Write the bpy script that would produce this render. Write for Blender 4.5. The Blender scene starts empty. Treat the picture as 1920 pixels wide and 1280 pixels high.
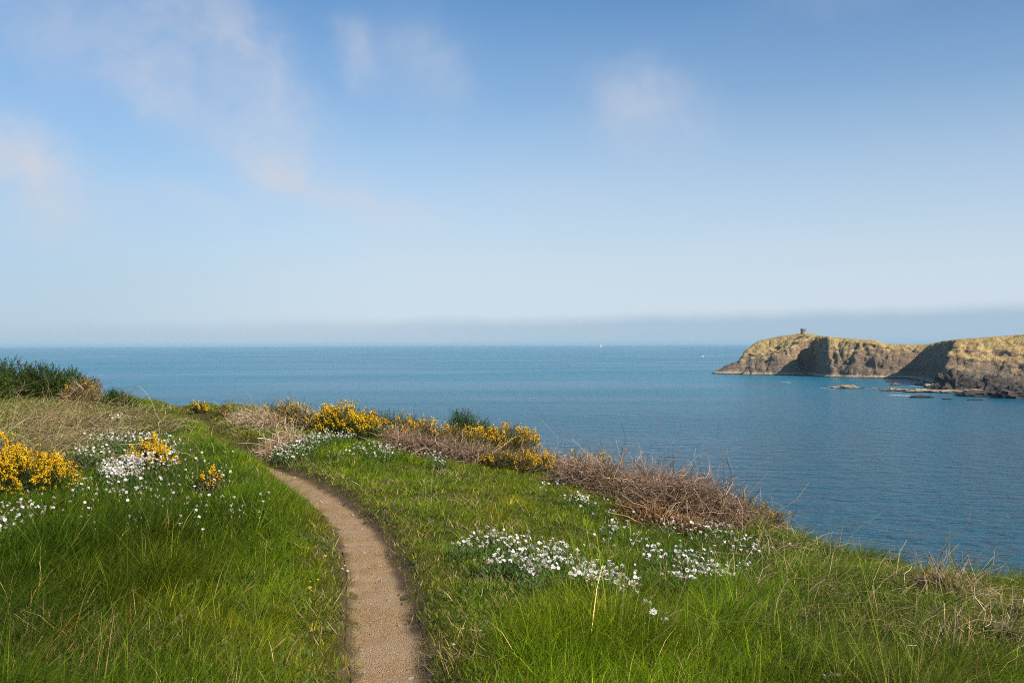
import bpy, math, numpy as np
from mathutils import Vector, Matrix
rng = np.random.default_rng(7)
sc = bpy.context.scene
COL = sc.collection
EYE = 30.0                                    # camera height above the sea, metres
# ------------------------------------------------------------------ camera
cam = bpy.data.objects.new('camera', bpy.data.cameras.new('camera'))
COL.objects.link(cam); sc.camera = cam
cam.data.lens = 35; cam.data.sensor_width = 36; cam.data.clip_start = .1; cam.data.clip_end = 150000
PITCH = math.atan(5.8/1867); ROLL = math.radians(-.19)
RM = Matrix.Rotation(math.pi/2+PITCH, 3, 'X') @ Matrix.Rotation(ROLL, 3, 'Z')
cam.rotation_euler = RM.to_euler(); cam.location = (0, 0, EYE)
RN = np.array(RM); F = 1867.0
def ray(u, v):
    u = np.asarray(u, float); v = np.asarray(v, float)
    d = np.stack([(u-960)/F, (640-v)/F, -np.ones_like(u)], -1)
    d = d @ RN.T
    return d / d[..., 1:2]                    # per metre of depth along +Y
def project(P):
    q = (np.asarray(P)-np.array([0, 0, EYE])) @ RN
    return 960+F*q[..., 0]/-q[..., 2], 640-F*q[..., 1]/-q[..., 2]
def at_depth(u, v, Y):
    return ray(u, v)*np.asarray(Y, float)[..., None] + np.array([0, 0, EYE])
# ------------------------------------------------------------------ noise
_perm = np.random.default_rng(3).permutation(4096)
_val = np.random.default_rng(4).random(4096)
def _h(i, j, k):
    return _val[_perm[(_perm[(_perm[i & 4095]+j) & 4095]+k) & 4095]]
def vnoise(x, y, z=None):
    x = np.asarray(x, float); y = np.asarray(y, float)
    z = np.zeros_like(x) if z is None else np.asarray(z, float)
    xi = np.floor(x).astype(int); yi = np.floor(y).astype(int); zi = np.floor(z).astype(int)
    a = x-xi; b = y-yi; c = z-zi
    a = a*a*(3-2*a); b = b*b*(3-2*b); c = c*c*(3-2*c)
    def L(p, q, t): return p+(q-p)*t
    r = [L(L(_h(xi, yi, zi+k), _h(xi+1, yi, zi+k), a), L(_h(xi, yi+1, zi+k), _h(xi+1, yi+1, zi+k), a), b) for k in (0, 1)]
    return L(r[0], r[1], c)*2-1
def fbm(x, y, z=None, o=4):
    s = 0; a = 1.; f = 1.
    for k in range(o):
        s = s+a*vnoise(x*f+17*k, y*f-9*k, None if z is None else z*f+5*k); a *= .5; f *= 2.03
    return s/1.9
def sstep(a, b, x):
    t = np.clip((x-a)/(b-a), 0, 1); return t*t*(3-2*t)
# ------------------------------------------------------------------ mesh helpers
def tag(o, label=None, cat=None, group=None, kind=None):
    if label: o['label'] = label
    if cat: o['category'] = cat
    if group: o['group'] = group
    if kind: o['kind'] = kind
    return o
class Geo:
    """collects vertices, polygons and per-vertex colours; links ONE mesh object"""
    def __init__(s): s.V = []; s.C = []; s.P = []; s.n = 0; s.M = []
    def add(s, V, polys, C, mi=0):
        V = np.asarray(V, np.float32).reshape(-1, 3); C = np.asarray(C, np.float32)
        if C.ndim == 1: C = np.repeat(C[None], len(V), 0)
        s.V.append(V); s.C.append(C.reshape(-1, 3))
        for p in polys:
            s.P.append(np.asarray(p, np.int32)+s.n); s.M.append(mi)
        s.n += len(V)
    def mesh(s, name, mats, smooth=False):
        V = np.concatenate(s.V); C = np.concatenate(s.C)
        me = bpy.data.meshes.new(name)
        me.vertices.add(len(V)); me.vertices.foreach_set('co', V.ravel())
        loops = np.concatenate([p.ravel() for p in s.P])
        tot = np.concatenate([np.full(len(p), p.shape[1], np.int32) for p in s.P])
        mi = np.concatenate([np.full(len(p), m, np.int32) for p, m in zip(s.P, s.M)])
        st = np.concatenate([[0], np.cumsum(tot)[:-1]]).astype(np.int32)
        me.loops.add(len(loops)); me.loops.foreach_set('vertex_index', loops)
        me.polygons.add(len(tot)); me.polygons.foreach_set('loop_start', st)
        me.polygons.foreach_set('material_index', mi)
        me.polygons.foreach_set('use_smooth', np.full(len(tot), smooth))
        a = me.attributes.new('Col', 'FLOAT_COLOR', 'POINT')
        a.data.foreach_set('color', np.concatenate([C, np.ones((len(C), 1), np.float32)], 1).ravel())
        for m in (mats if isinstance(mats, (list, tuple)) else [mats]): me.materials.append(m)
        me.update(); me.validate()
        return me
    def build(s, name, mats, parent=None, smooth=False):
        o = bpy.data.objects.new(name, s.mesh(name, mats, smooth)); COL.objects.link(o)
        if parent is not None:
            o.parent = parent; o.location = (0, 0, 0)
        return o
def empty(name, loc):
    o = bpy.data.objects.new(name, None); COL.objects.link(o); o.location = loc; o.empty_display_size = .1
    return o
def blades(geo, P, az, L, W, lean, curve, nseg, C0, C1, faz=None, up=None, mi=0, power=.8):
    """tapered bent strips. P roots (n,3); az lean azimuth; up optional axis (n,3)"""
    n = len(P)
    if n == 0: return
    if up is None: up = np.repeat([[0, 0, 1.]], n, 0)
    up = up/np.linalg.norm(up, axis=1, keepdims=True)
    d = np.stack([np.cos(az), np.sin(az), 0*az], 1)
    if faz is None: faz = az+np.pi/2+rng.normal(0, .7, n)
    w = np.stack([np.cos(faz), np.sin(faz), 0*faz], 1)
    t = np.linspace(0, 1, nseg+1)
    cen = []
    for k in t:
        q = lean*k+curve*k*k
        h = np.sqrt(np.maximum(.06, 1-(.6*q)**2))*k
        cen.append(P+(up*h[:, None]+d*q[:, None])*L[:, None])
    V = np.empty((n, 2*nseg+1, 3)); C = np.empty((n, 2*nseg+1, 3))
    for i in range(nseg):
        hw = (W*(1-t[i])**power*.5)[:, None]
        V[:, 2*i] = cen[i]-w*hw; V[:, 2*i+1] = cen[i]+w*hw
        c = C0+(C1-C0)*t[i]; C[:, 2*i] = c; C[:, 2*i+1] = c
    V[:, -1] = cen[-1]; C[:, -1] = C1
    base = (np.arange(n)*(2*nseg+1))[:, None]
    polys = []
    if nseg > 1:
        q = np.concatenate([base+np.array([2*i, 2*i+1, 2*i+3, 2*i+2])[None] for i in range(nseg-1)])
        polys.append(q)
    polys.append(base+np.array([2*nseg-2, 2*nseg-1, 2*nseg])[None])
    geo.add(V, polys, C.reshape(-1, 3), mi)
def tubes(geo, X, R, C, k=3, mi=0):
    """X (n,m,3) centre lines, R (n,m) radii, C (n,3) colours"""
    n, m, _ = X.shape
    if n == 0: return
    T = np.gradient(X, axis=1); T /= np.linalg.norm(T, axis=2, keepdims=True)+1e-9
    ref = np.where(np.abs(T[..., 2:3]) > .8, np.array([1., 0, 0]), np.array([0, 0, 1.]))
    A = np.cross(T, ref); A /= np.linalg.norm(A, axis=2, keepdims=True)+1e-9
    B = np.cross(T, A)
    V = np.empty((n, m, k, 3))
    for j in range(k):
        th = 2*np.pi*j/k
        V[:, :, j] = X+(A*math.cos(th)+B*math.sin(th))*R[..., None]
    idx = np.arange(n*m*k).reshape(n, m, k)
    q = [np.stack([idx[:, :-1, j], idx[:, :-1, (j+1) % k], idx[:, 1:, (j+1) % k], idx[:, 1:, j]], -1).reshape(-1, 4) for j in range(k)]
    geo.add(V, q, np.repeat(np.asarray(C)[:, None], m*k, 1).reshape(-1, 3), mi)
def arcs(P, D, L, droop, wander, m=7):
    t = np.linspace(0, 1, m)[None, :, None]
    n = len(P)
    X = P[:, None]+D[:, None]*(L[:, None, None]*t)
    X[..., 2] -= (droop*L)[:, None]*t[..., 0]**2
    w = np.cumsum(rng.normal(0, 1, (n, m, 3)), 1)*np.sqrt(t)
    return X+w*(wander*L)[:, None, None]
def unit(n, up=0.):
    v = rng.normal(0, 1, (n, 3)); v[:, 2] = np.abs(v[:, 2])*(1 if up >= 0 else -1)+up
    return v/np.linalg.norm(v, axis=1, keepdims=True)
def mixcol(cols, n, jit=.18):
    c = np.asarray(cols, float)[rng.integers(0, len(cols), n)]
    return c*np.exp(rng.normal(0, jit, (n, 1)))
# ------------------------------------------------------------------ materials
def newmat(name):
    m = bpy.data.materials.new(name); m.use_nodes = True
    nt = m.node_tree; nt.nodes.clear()
    out = nt.nodes.new('ShaderNodeOutputMaterial')
    return m, nt, out
def N(nt, t, **k):
    n = nt.nodes.new(t)
    for a, b in k.items():
        if a[0] == '_': n.inputs[a[1:].replace('_', ' ')].default_value = b
        else: setattr(n, a, b)
    return n
def plant_mat(name, trans=.35, rough=.55, spec=.25, tcol=1.25):
    m, nt, out = newmat(name)
    at = N(nt, 'ShaderNodeAttribute', attribute_name='Col')
    p = N(nt, 'ShaderNodeBsdfPrincipled'); p.inputs['Roughness'].default_value = rough
    p.inputs['Specular IOR Level'].default_value = spec
    nt.links.new(at.outputs['Color'], p.inputs['Base Color'])
    if trans > 0:
        tr = N(nt, 'ShaderNodeBsdfTranslucent')
        g = N(nt, 'ShaderNodeMix', data_type='RGBA', blend_type='MULTIPLY')
        g.inputs[0].default_value = 1; g.inputs[7].default_value = (tcol, tcol*1.02, tcol*.6, 1)
        nt.links.new(at.outputs['Color'], g.inputs[6]); nt.links.new(g.outputs[2], tr.inputs['Color'])
        mx = N(nt, 'ShaderNodeMixShader'); mx.inputs[0].default_value = trans
        nt.links.new(p.outputs[0], mx.inputs[1]); nt.links.new(tr.outputs[0], mx.inputs[2])
        nt.links.new(mx.outputs[0], out.inputs['Surface'])
    else:
        nt.links.new(p.outputs[0], out.inputs['Surface'])
    return m
M_grass = plant_mat('grass_blade', .36, .6, .1)
M_dry = plant_mat('dry_stem', .15, .7, .15)
M_leaf = plant_mat('spiny_leaf', .2, .6, .08)
M_twig = plant_mat('twig_bark', 0, .8, .2)
M_petal = plant_mat('petal', .3, .6, .1, 1.0)
M_gorse = plant_mat('yellow_petal', .25, .5, .15, 1.0)
def noise_node(nt, coord, scale, detail=4, rough=.55, dist=0.):
    n = N(nt, 'ShaderNodeTexNoise'); n.inputs['Scale'].default_value = scale
    n.inputs['Detail'].default_value = detail; n.inputs['Roughness'].default_value = rough
    n.inputs['Distortion'].default_value = dist
    nt.links.new(coord, n.inputs['Vector']); return n
def ramp(nt, fac, stops):
    r = N(nt, 'ShaderNodeValToRGB'); e = r.color_ramp.elements
    while len(e) < len(stops): e.new(.5)
    for k, (p, c) in zip(e, stops):
        k.position = p; k.color = (*c, 1) if len(c) == 3 else c
    nt.links.new(fac, r.inputs[0]); return r
def mixc(nt, fac, a, b, bt='MIX'):
    m = N(nt, 'ShaderNodeMix', data_type='RGBA', blend_type=bt)
    for s, x in ((0, fac), (6, a), (7, b)):
        if hasattr(x, 'is_linked'): nt.links.new(x, m.inputs[s])
        else: m.inputs[s].default_value = x if s == 0 else (*x, 1)
    return m.outputs[2]
def math_n(nt, op, a, b=None, c=None, clamp=False):
    m = N(nt, 'ShaderNodeMath', operation=op, use_clamp=clamp)
    for i, x in enumerate((a, b, c)):
        if x is None: continue
        if hasattr(x, 'is_linked'): nt.links.new(x, m.inputs[i])
        else: m.inputs[i].default_value = x
    return m.outputs[0]
def maprange(nt, v, a, b, c=0., d=1., smooth=True):
    m = N(nt, 'ShaderNodeMapRange', interpolation_type='SMOOTHSTEP' if smooth else 'LINEAR')
    nt.links.new(v, m.inputs[0])
    for i, x in zip((1, 2, 3, 4), (a, b, c, d)): m.inputs[i].default_value = x
    return m.outputs[0]
# ------------------------------------------------------------------ sun and sky
SUN_EL = math.radians(33); sx, sy = .72, -.69
SUN_AZ = math.atan2(sx, sy)
sun = bpy.data.objects.new('sun', bpy.data.lights.new('sun', 'SUN')); COL.objects.link(sun)
tosun = Vector((sx*math.cos(SUN_EL), sy*math.cos(SUN_EL), math.sin(SUN_EL)))
sun.rotation_euler = tosun.to_track_quat('Z', 'Y').to_euler()
sun.data.energy = 5.0; sun.data.angle = math.radians(.5); sun.data.color = (1, .90, .74)
sun.location = (0, 0, 100)
w = bpy.data.worlds.new('World'); sc.world = w; w.use_nodes = True
nt = w.node_tree; nt.nodes.clear()
wo = N(nt, 'ShaderNodeOutputWorld'); bg = N(nt, 'ShaderNodeBackground'); nt.links.new(bg.outputs[0], wo.inputs[0])
SKY_K = .07; EXPO = .4
bg.inputs[1].default_value = SKY_K
sky = N(nt, 'ShaderNodeTexSky', sky_type='NISHITA', sun_disc=False)
sky.sun_elevation = SUN_EL; sky.sun_rotation = SUN_AZ; sky.air_density = 1.0; sky.dust_density = .3; sky.ozone_density = 2.5
tc = N(nt, 'ShaderNodeTexCoord'); sp = N(nt, 'ShaderNodeSeparateXYZ')
nt.links.new(tc.outputs['Generated'], sp.inputs[0])
az = math_n(nt, 'MULTIPLY', math_n(nt, 'ARCTAN2', sp.outputs[0], sp.outputs[1]), 57.29578)
el = math_n(nt, 'MULTIPLY', math_n(nt, 'ARCSINE', sp.outputs[2]), 57.29578)
cb = N(nt, 'ShaderNodeCombineXYZ'); nt.links.new(az, cb.inputs[0]); nt.links.new(el, cb.inputs[1])
def lin(r, g, b): return tuple(((c/255)/12.92 if c/255 <= .04045 else ((c/255+.055)/1.055)**2.4) for c in (r, g, b))
def skyc(r, g, b): return tuple(c/SKY_K/2**EXPO for c in lin(r, g, b))
# haze lying along the horizon: paler towards the sea
blue = mixc(nt, 1., sky.outputs[0], (.60, 1.10, 1.40), 'MULTIPLY')
hz = ramp(nt, maprange(nt, el, 0., 20., 0., 1., False), [(0., (.95,)*3), (.2, (.86,)*3), (.45, (.56,)*3), (.7, (.25,)*3), (1., (.06,)*3)])
hcol = mixc(nt, maprange(nt, az, -30., -4.), skyc(186, 204, 223), skyc(211, 222, 234))
col = mixc(nt, hz.outputs[0], blue, hcol)
# thin cloud wisps, placed by bearing and elevation in the sky itself
dn = noise_node(nt, cb.outputs[0], .22, 5, .55)
off = N(nt, 'ShaderNodeVectorMath', operation='SUBTRACT'); nt.links.new(dn.outputs['Color'], off.inputs[0]); off.inputs[1].default_value = (.5, .5, .5)
off2 = N(nt, 'ShaderNodeVectorMath', operation='MULTIPLY_ADD'); nt.links.new(off.outputs[0], off2.inputs[0])
off2.inputs[1].default_value = (5.5, 4.5, 0); nt.links.new(cb.outputs[0], off2.inputs[2])
clouds = [  # u, v, half-width px, half-height px, tilt deg, weight
 (40, 335, 125, 50, -28, 1.15), (25, 435, 110, 26, -15, .35), (90, 90, 190, 90, 0, .42), (350, 45, 100, 80, -20, .36),
 (285, 175, 70, 48, -30, .5), (475, 130, 55, 110, 35, .4), (500, 240, 90, 70, -40, .42), (560, 340, 150, 36, -24, .6),
 (360, 385, 80, 26, -10, .3), (680, 90, 40, 48, 20, .5), (800, 110, 52, 70, 25, .42), (1200, 170, 60, 44, -20, .42),
 (1215, 230, 110, 60, -15, .28), (720, 400, 120, 30, -15, .3), (1050, 370, 100, 40, -10, .16), (1580, 20, 120, 40, 0, .14)]
tot = None
for (u, v, hw_, hh_, tl, wt) in clouds:
    mp = N(nt, 'ShaderNodeMapping', vector_type='TEXTURE')
    mp.inputs[1].default_value = (math.degrees(math.atan((u-960)/F)), math.degrees(math.atan((645-v)/F)), 0)
    mp.inputs[2].default_value = (0, 0, math.radians(tl))
    mp.inputs[3].default_value = (hw_/F*57.3, hh_/F*57.3, 1)
    nt.links.new(off2.outputs[0], mp.inputs[0])
    ln = N(nt, 'ShaderNodeVectorMath', operation='LENGTH'); nt.links.new(mp.outputs[0], ln.inputs[0])
    g = math_n(nt, 'MULTIPLY', math_n(nt, 'EXPONENT', math_n(nt, 'MULTIPLY', math_n(nt, 'POWER', ln.outputs[1], 2.), -.75)), wt*.82)
    tot = g if tot is None else math_n(nt, 'ADD', tot, g)
fn = noise_node(nt, cb.outputs[0], .35, 6, .6, .6)
cm = math_n(nt, 'MULTIPLY', tot, maprange(nt, fn.outputs[0], .25, .7, .55, 1.1))
cm = math_n(nt, 'MINIMUM', cm, .85)
col = mixc(nt, cm, col, skyc(209, 212, 222))
# fog bank standing on the horizon, higher towards the right
fn2 = noise_node(nt, cb.outputs[0], .2, 5, .6)
btop = math_n(nt, 'ADD', math_n(nt, 'MULTIPLY', az, .016), math_n(nt, 'MULTIPLY', fn2.outputs[0], .7))
btop = math_n(nt, 'ADD', btop, 1.08)
rel = math_n(nt, 'SUBTRACT', el, btop)
bk = maprange(nt, rel, -.5, .45, 1., 0.)
bk = math_n(nt, 'MULTIPLY', bk, maprange(nt, az, -26., 20., .45, .95))
col = mixc(nt, bk, col, skyc(170, 194, 214))
nt.links.new(col, bg.inputs[0])
sc.view_settings.view_transform = 'Standard'; sc.view_settings.look = 'None'; sc.view_settings.exposure = EXPO; sc.view_settings.gamma = 1
# ------------------------------------------------------------------ foreground terrain
ctrl = np.array([(-.66, 5.3, -1.8), (-1.2, 8.4, -1.8), (-2.4, 11.9, -1.8), (-4, 15.1, -1.8), (-6.4, 20.7, -1.78), (-10, 30, -1.78),
 (-3, 5, -1.75), (-2.5, 8, -1.74), (-5, 8, -1.66), (-5, 12, -1.7), (-6.5, 13, -1.66), (-8, 16, -1.64), (-12, 20, -1.6), (-10, 24, -1.65),
 (-18, 33, -1.72), (-25, 33, -1.6), (-14, 30, -1.74), (-8, 4, -1.65),
 (1, 6, -1.87), (2, 6, -1.97), (3.2, 6.2, -2.07), (5, 7, -2.2), (0, 9, -1.87), (1.5, 9, -1.98), (3, 9, -2.14), (-.5, 12, -1.85), (1, 12, -2.02),
 (2.5, 11.5, -2.2), (-1.5, 15, -1.8), (0, 15, -2.0), (-3.3, 17, -1.62), (-2, 17, -1.72), (-1, 20, -1.98), (-4.5, 24, -1.88), (-6, 27, -1.88),
 (-.5, 20, -2.05), (.5, 17, -2.15), (2, 13.5, -2.3), (0, 0, -1.7), (-8, -5, -1.5), (8, -2, -2), (-30, 0, -1.2), (-40, 30, -1.2), (0, -30, -1), (30, -10, -2)])
def _phi(r2): return .5*r2*np.log(r2+1e-9)
def _fit():
    n = len(ctrl); X = ctrl[:, :2]
    K = _phi(((X[:, None]-X[None])**2).sum(-1))+np.eye(n)*2.
    Q = np.concatenate([np.ones((n, 1)), X], 1)
    A = np.block([[K, Q], [Q.T, np.zeros((3, 3))]])
    return np.linalg.solve(A, np.concatenate([ctrl[:, 2], np.zeros(3)]))
_W = _fit()
EDGE = np.array([(-90, 44), (-60, 44), (-30, 40), (-18.5, 36.3), (-10.5, 31.2), (-7.5, 28.7), (-5, 25.8), (-2.5, 23), (.3, 20), (1.6, 17), (2.7, 14.2), (3.2, 12.2),
 (3.5, 10.7), (4.0, 9.75), (4.9, 9.1), (8, 8.5), (14, 9), (30, 6), (60, -10), (90, -60)], float)
def edge_dist(x, y):
    best = np.full(x.shape, 1e9); sg = np.ones(x.shape)
    for (a, b) in zip(EDGE[:-1], EDGE[1:]):
        d = b-a; L2 = d@d
        t = np.clip(((x-a[0])*d[0]+(y-a[1])*d[1])/L2, 0, 1)
        ex = x-a[0]-t*d[0]; ey = y-a[1]-t*d[1]
        r = np.hypot(ex, ey); cr = d[0]*(y-a[1])-d[1]*(x-a[0])
        m = r < best-1e-9
        best = np.where(m, r, best); sg = np.where(m, np.sign(cr), sg)
    return best*sg
PY = np.array([-40, -6, 0, 3, 4.5, 5.32, 6.32, 7.43, 8.36, 9.55, 10.77, 11.9, 13.3, 15.1, 17.5, 20.7, 24.5, 30, 36])
PX = np.array([1, 0, -.2, -.4, -.55, -.66, -.83, -1.02, -1.21, -1.5, -1.93, -2.39, -3.03, -3.96, -5.1, -6.4, -7.8, -10.1, -13])
_yy = np.linspace(-40, 36, 1521); _px = np.interp(_yy, PY, PX)
_k = np.exp(-np.linspace(-2, 2, 25)**2); _k /= _k.sum()
_px = np.convolve(np.pad(_px, 12, 'edge'), _k, 'valid'); _sl = np.gradient(_px, _yy)
def path_sd(x, y):                            # signed distance from the path's middle, + to its right
    s = np.interp(y, _yy, _sl)
    return (x-np.interp(y, _yy, _px))/np.sqrt(1+s*s)
PHW = .185
def terrain(x, y):
    x = np.asarray(x, float); y = np.asarray(y, float); sh = x.shape
    x = x.ravel(); y = y.ravel(); z = np.empty(len(x))
    for i in range(0, len(x), 60000):
        a = x[i:i+60000]; b = y[i:i+60000]
        K = _phi((a[:, None]-ctrl[None, :, 0])**2+(b[:, None]-ctrl[None, :, 1])**2)
        z[i:i+60000] = K@_W[:-3]+_W[-3]+_W[-2]*a+_W[-1]*b
    z = np.clip(z, -3.5, 1.5)
    sd = path_sd(x, y)
    nearY = sstep(2, 5, y)
    z += (.2*sstep(.12, 1.0, -sd)*sstep(7, 9, y)*(1-sstep(17, 24, y))+.15*sstep(.15, .7, -sd)*sstep(10, 12, y)*(1-sstep(16, 19, y))+.07*sstep(.12, .4, -sd)+.10*sstep(.12, .42, sd))*nearY
    off = sstep(.15, .6, np.abs(sd))
    z += (.06*fbm(x*.9, y*.9, o=2)+.06*fbm(x*2.3+40, y*2.3, o=2))*off*(1+.6*sstep(12, 25, y))
    z += .012*fbm(x*5, y*5, o=2)
    e = edge_dist(x, y)-.8+.35*fbm(x*.5, y*.5, o=3)
    s = .6; sp_ = np.where(e > 12, e, s*np.log1p(np.exp(np.minimum(e, 12)/s)))
    z -= 1.15*sp_*(1+.12*fbm(x*.3, y*.3+9, o=4)*sstep(1, 5, e))
    return np.maximum(z, -34).reshape(sh)+EYE
def ground_at(u, v, up=0.):
    """where the sight line through a spot of the photograph meets the land (raised by up)"""
    u = np.atleast_1d(np.asarray(u, float)); v = np.atleast_1d(np.asarray(v, float))
    d = ray(u, v); Y = np.geomspace(3.2, 45, 420)
    X = d[:, None, 0]*Y; Z = d[:, None, 2]*Y+EYE
    h = terrain(X, np.broadcast_to(Y, X.shape))+(up if np.isscalar(up) else np.asarray(up)[:, None])
    below = Z < h
    k = np.where(below.any(1), below.argmax(1), len(Y)-1); k = np.maximum(k, 1)
    i = np.arange(len(u)); a = Z[i, k-1]-h[i, k-1]; b = h[i, k]-Z[i, k]
    t = np.clip(a/(a+b+1e-9), 0, 1); y = Y[k-1]+(Y[k]-Y[k-1])*t
    x = d[:, 0]*y
    return np.stack([x, y, terrain(x, y)], 1), below.any(1)
def ground_near(u, v):
    for k in range(60):
        P, ok = ground_at([u], [v+3*k])
        if ok[0] and edge_dist(P[:, 0], P[:, 1])[0] < 1.2: return P[0], 3*k
    return P[0], 0
def G1(u, v): return ground_at([u], [v])[0][0]
def grid_mesh(name, xs, ys, zf, mat, smooth=True, colf=None):
    X, Y = np.meshgrid(xs, ys); Z = zf(X, Y)
    V = np.stack([X, Y, Z], -1); ny, nx = X.shape
    i = np.arange(nx*ny).reshape(ny, nx)
    q = np.stack([i[:-1, :-1], i[:-1, 1:], i[1:, 1:], i[1:, :-1]], -1).reshape(-1, 4)
    g = Geo(); g.add(V, [q], colf(X, Y, Z).reshape(-1, 3) if colf else np.zeros(3)); return g.build(name, mat, None, smooth)
def ax(parts): return np.unique(np.round(np.concatenate([np.arange(*p) for p in parts]), 4))
m, nt, out = newmat('soil')
gc = N(nt, 'ShaderNodeTexCoord').outputs['Object']
at = N(nt, 'ShaderNodeAttribute', attribute_name='Col')
n1 = noise_node(nt, gc, 9, 6, .65); n2 = noise_node(nt, gc, 1.1, 3)
c1 = ramp(nt, n1.outputs[0], [(.3, (.030, .028, .012)), (.5, (.055, .055, .018)), (.7, (.11, .085, .04))])
c2 = ramp(nt, n1.outputs[0], [(.3, (.09, .055, .032)), (.6, (.17, .11, .068)), (.8, (.22, .15, .10))])
s = N(nt, 'ShaderNodeSeparateColor'); nt.links.new(at.outputs['Color'], s.inputs[0])
cc = mixc(nt, s.outputs[0], c1.outputs[0], c2.outputs[0])
p = N(nt, 'ShaderNodeBsdfPrincipled'); p.inputs['Roughness'].default_value = .95; p.inputs['Specular IOR Level'].default_value = .1
bm = N(nt, 'ShaderNodeBump'); bm.inputs['Distance'].default_value = .03; nt.links.new(n1.outputs[0], bm.inputs['Height'])
nt.links.new(cc, p.inputs['Base Color']); nt.links.new(bm.outputs[0], p.inputs['Normal']); nt.links.new(p.outputs[0], out.inputs[0])
M_soil = m
xs = ax([(-90, -20, 2.), (-20, -7, .3), (-7, -4.2, .12), (-4.2, .6, .05), (.6, 6, .1), (6, 20, .6), (20, 91, 3.)])
ys = ax([(-60, 0, 3.), (0, 4, .3), (4, 14, .06), (14, 26, .12), (26, 50, .3), (50, 110, 3.)])
def zf_land(X, Y):
    return terrain(X, Y)-.03*(1-sstep(PHW*.5, PHW*.72, np.abs(path_sd(X, Y))))*sstep(1, 3, Y)*(1-sstep(14.5, 16, Y))
def cf_land(X, Y, Z):
    b = (1-sstep(.19, .33, np.abs(path_sd(X, Y)-.03)+.07*fbm(X*4, Y*4, o=3)))
    b = b*(1-.9*sstep(13.5, 15.5, Y))
    return np.stack([b, b*0, b*0], -1)
land = grid_mesh('ground', xs, ys, zf_land, M_soil, True, cf_land); land['kind'] = 'structure'
# the trodden path: its own sheet in the cut
m, nt, out = newmat('trodden_earth')
gc = N(nt, 'ShaderNodeTexCoord').outputs['Object']
n1 = noise_node(nt, gc, 22, 10, .78); n2 = noise_node(nt, gc, 2.2, 4); vo = N(nt, 'ShaderNodeTexVoronoi'); vo.inputs['Scale'].default_value = 110
nt.links.new(gc, vo.inputs['Vector'])
c = ramp(nt, n1.outputs[0], [(.26, (.20, .115, .055)), (.44, (.42, .265, .130)), (.58, (.50, .325, .17)), (.78, (.60, .42, .245))])
c = mixc(nt, maprange(nt, n2.outputs[0], .35, .7), c.outputs[0], (.48, .33, .20))
gr = ramp(nt, vo.outputs['Color'], [(0, (.75, .72, .7)), (.8, (1., 1, 1)), (1, (1.5, 1.45, 1.4))])
c = mixc(nt, .6, c, gr.outputs[0], 'MULTIPLY')
at = N(nt, 'ShaderNodeAttribute', attribute_name='Col'); s = N(nt, 'ShaderNodeSeparateColor'); nt.links.new(at.outputs['Color'], s.inputs[0])
c = mixc(nt, s.outputs[0], c, (.12, .078, .05))
p = N(nt, 'ShaderNodeBsdfPrincipled'); p.inputs['Roughness'].default_value = .95; p.inputs['Specular IOR Level'].default_value = .1
hh = math_n(nt, 'ADD', n1.outputs[0], math_n(nt, 'MULTIPLY', vo.outputs['Distance'], -.8))
bm = N(nt, 'ShaderNodeBump'); bm.inputs['Distance'].default_value = .016; nt.links.new(hh, bm.inputs['Height'])
nt.links.new(c, p.inputs['Base Color']); nt.links.new(bm.outputs[0], p.inputs['Normal']); nt.links.new(p.outputs[0], out.inputs[0])
ky = np.arange(1.5, 16, .04); kt = np.linspace(-1, 1, 15)
cx = np.interp(ky, _yy, _px); sl = np.interp(ky, _yy, _sl); nx_ = 1/np.sqrt(1+sl*sl); ny_ = -sl*nx_
hw = 1.12*PHW*(1+.1*vnoise(ky*1.7, ky*0))*1.05*(1-.7*sstep(12.6, 15, ky))
PX2 = cx[:, None]+nx_[:, None]*kt*hw[:, None]; PY2 = ky[:, None]+ny_[:, None]*kt*hw[:, None]
PZ2 = terrain(PX2, PY2)+.006+.012*fbm(PX2*7, PY2*7, o=4)+.006*fbm(PX2*2.5, PY2*2.5, o=2)
i = np.arange(PX2.size).reshape(PX2.shape)
q = np.stack([i[:-1, :-1], i[:-1, 1:], i[1:, 1:], i[1:, :-1]], -1).reshape(-1, 4)
em = sstep(.62, 1., np.abs(kt)[None]+.3*fbm(PX2*5, PY2*5, o=3))*.9
g = Geo(); g.add(np.stack([PX2, PY2, PZ2], -1), [q], np.stack([em, em*0, em*0], -1).reshape(-1, 3))
tag(g.build('path', m, None, True), kind='structure')
# ------------------------------------------------------------------ sea
m, nt, out = newmat('sea_water')
gc = N(nt, 'ShaderNodeTexCoord').outputs['Object']
mp = N(nt, 'ShaderNodeMapping'); mp.inputs['Scale'].default_value = (.7, 1.25, 1); mp.inputs['Rotation'].default_value = (0, 0, .25); nt.links.new(gc, mp.inputs[0])
wv = noise_node(nt, mp.outputs[0], .16, 3, .55, .3); wv2 = noise_node(nt, mp.outputs[0], .55, 4, .6, .4)
mp2 = N(nt, 'ShaderNodeMapping'); mp2.inputs['Scale'].default_value = (.0022, .0075, 1); nt.links.new(gc, mp2.inputs[0])
pt = noise_node(nt, mp2.outputs[0], 1., 4, .5, .5)
hsum = math_n(nt, 'ADD', math_n(nt, 'MULTIPLY', wv.outputs[0], 1.6), math_n(nt, 'MULTIPLY', wv2.outputs[0], .75))
bm = N(nt, 'ShaderNodeBump'); bm.inputs['Strength'].default_value = .8
nt.links.new(maprange(nt, pt.outputs[0], .3, .7, .55, 1.), bm.inputs['Strength'])
bm.inputs['Distance'].default_value = 1.9; nt.links.new(hsum, bm.inputs['Height'])
p = N(nt, 'ShaderNodeBsdfPrincipled'); p.inputs['IOR'].default_value = 1.333
wc = ramp(nt, pt.outputs[0], [(.3, (.004, .082, .145)), (.7, (.008, .120, .190))])
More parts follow.
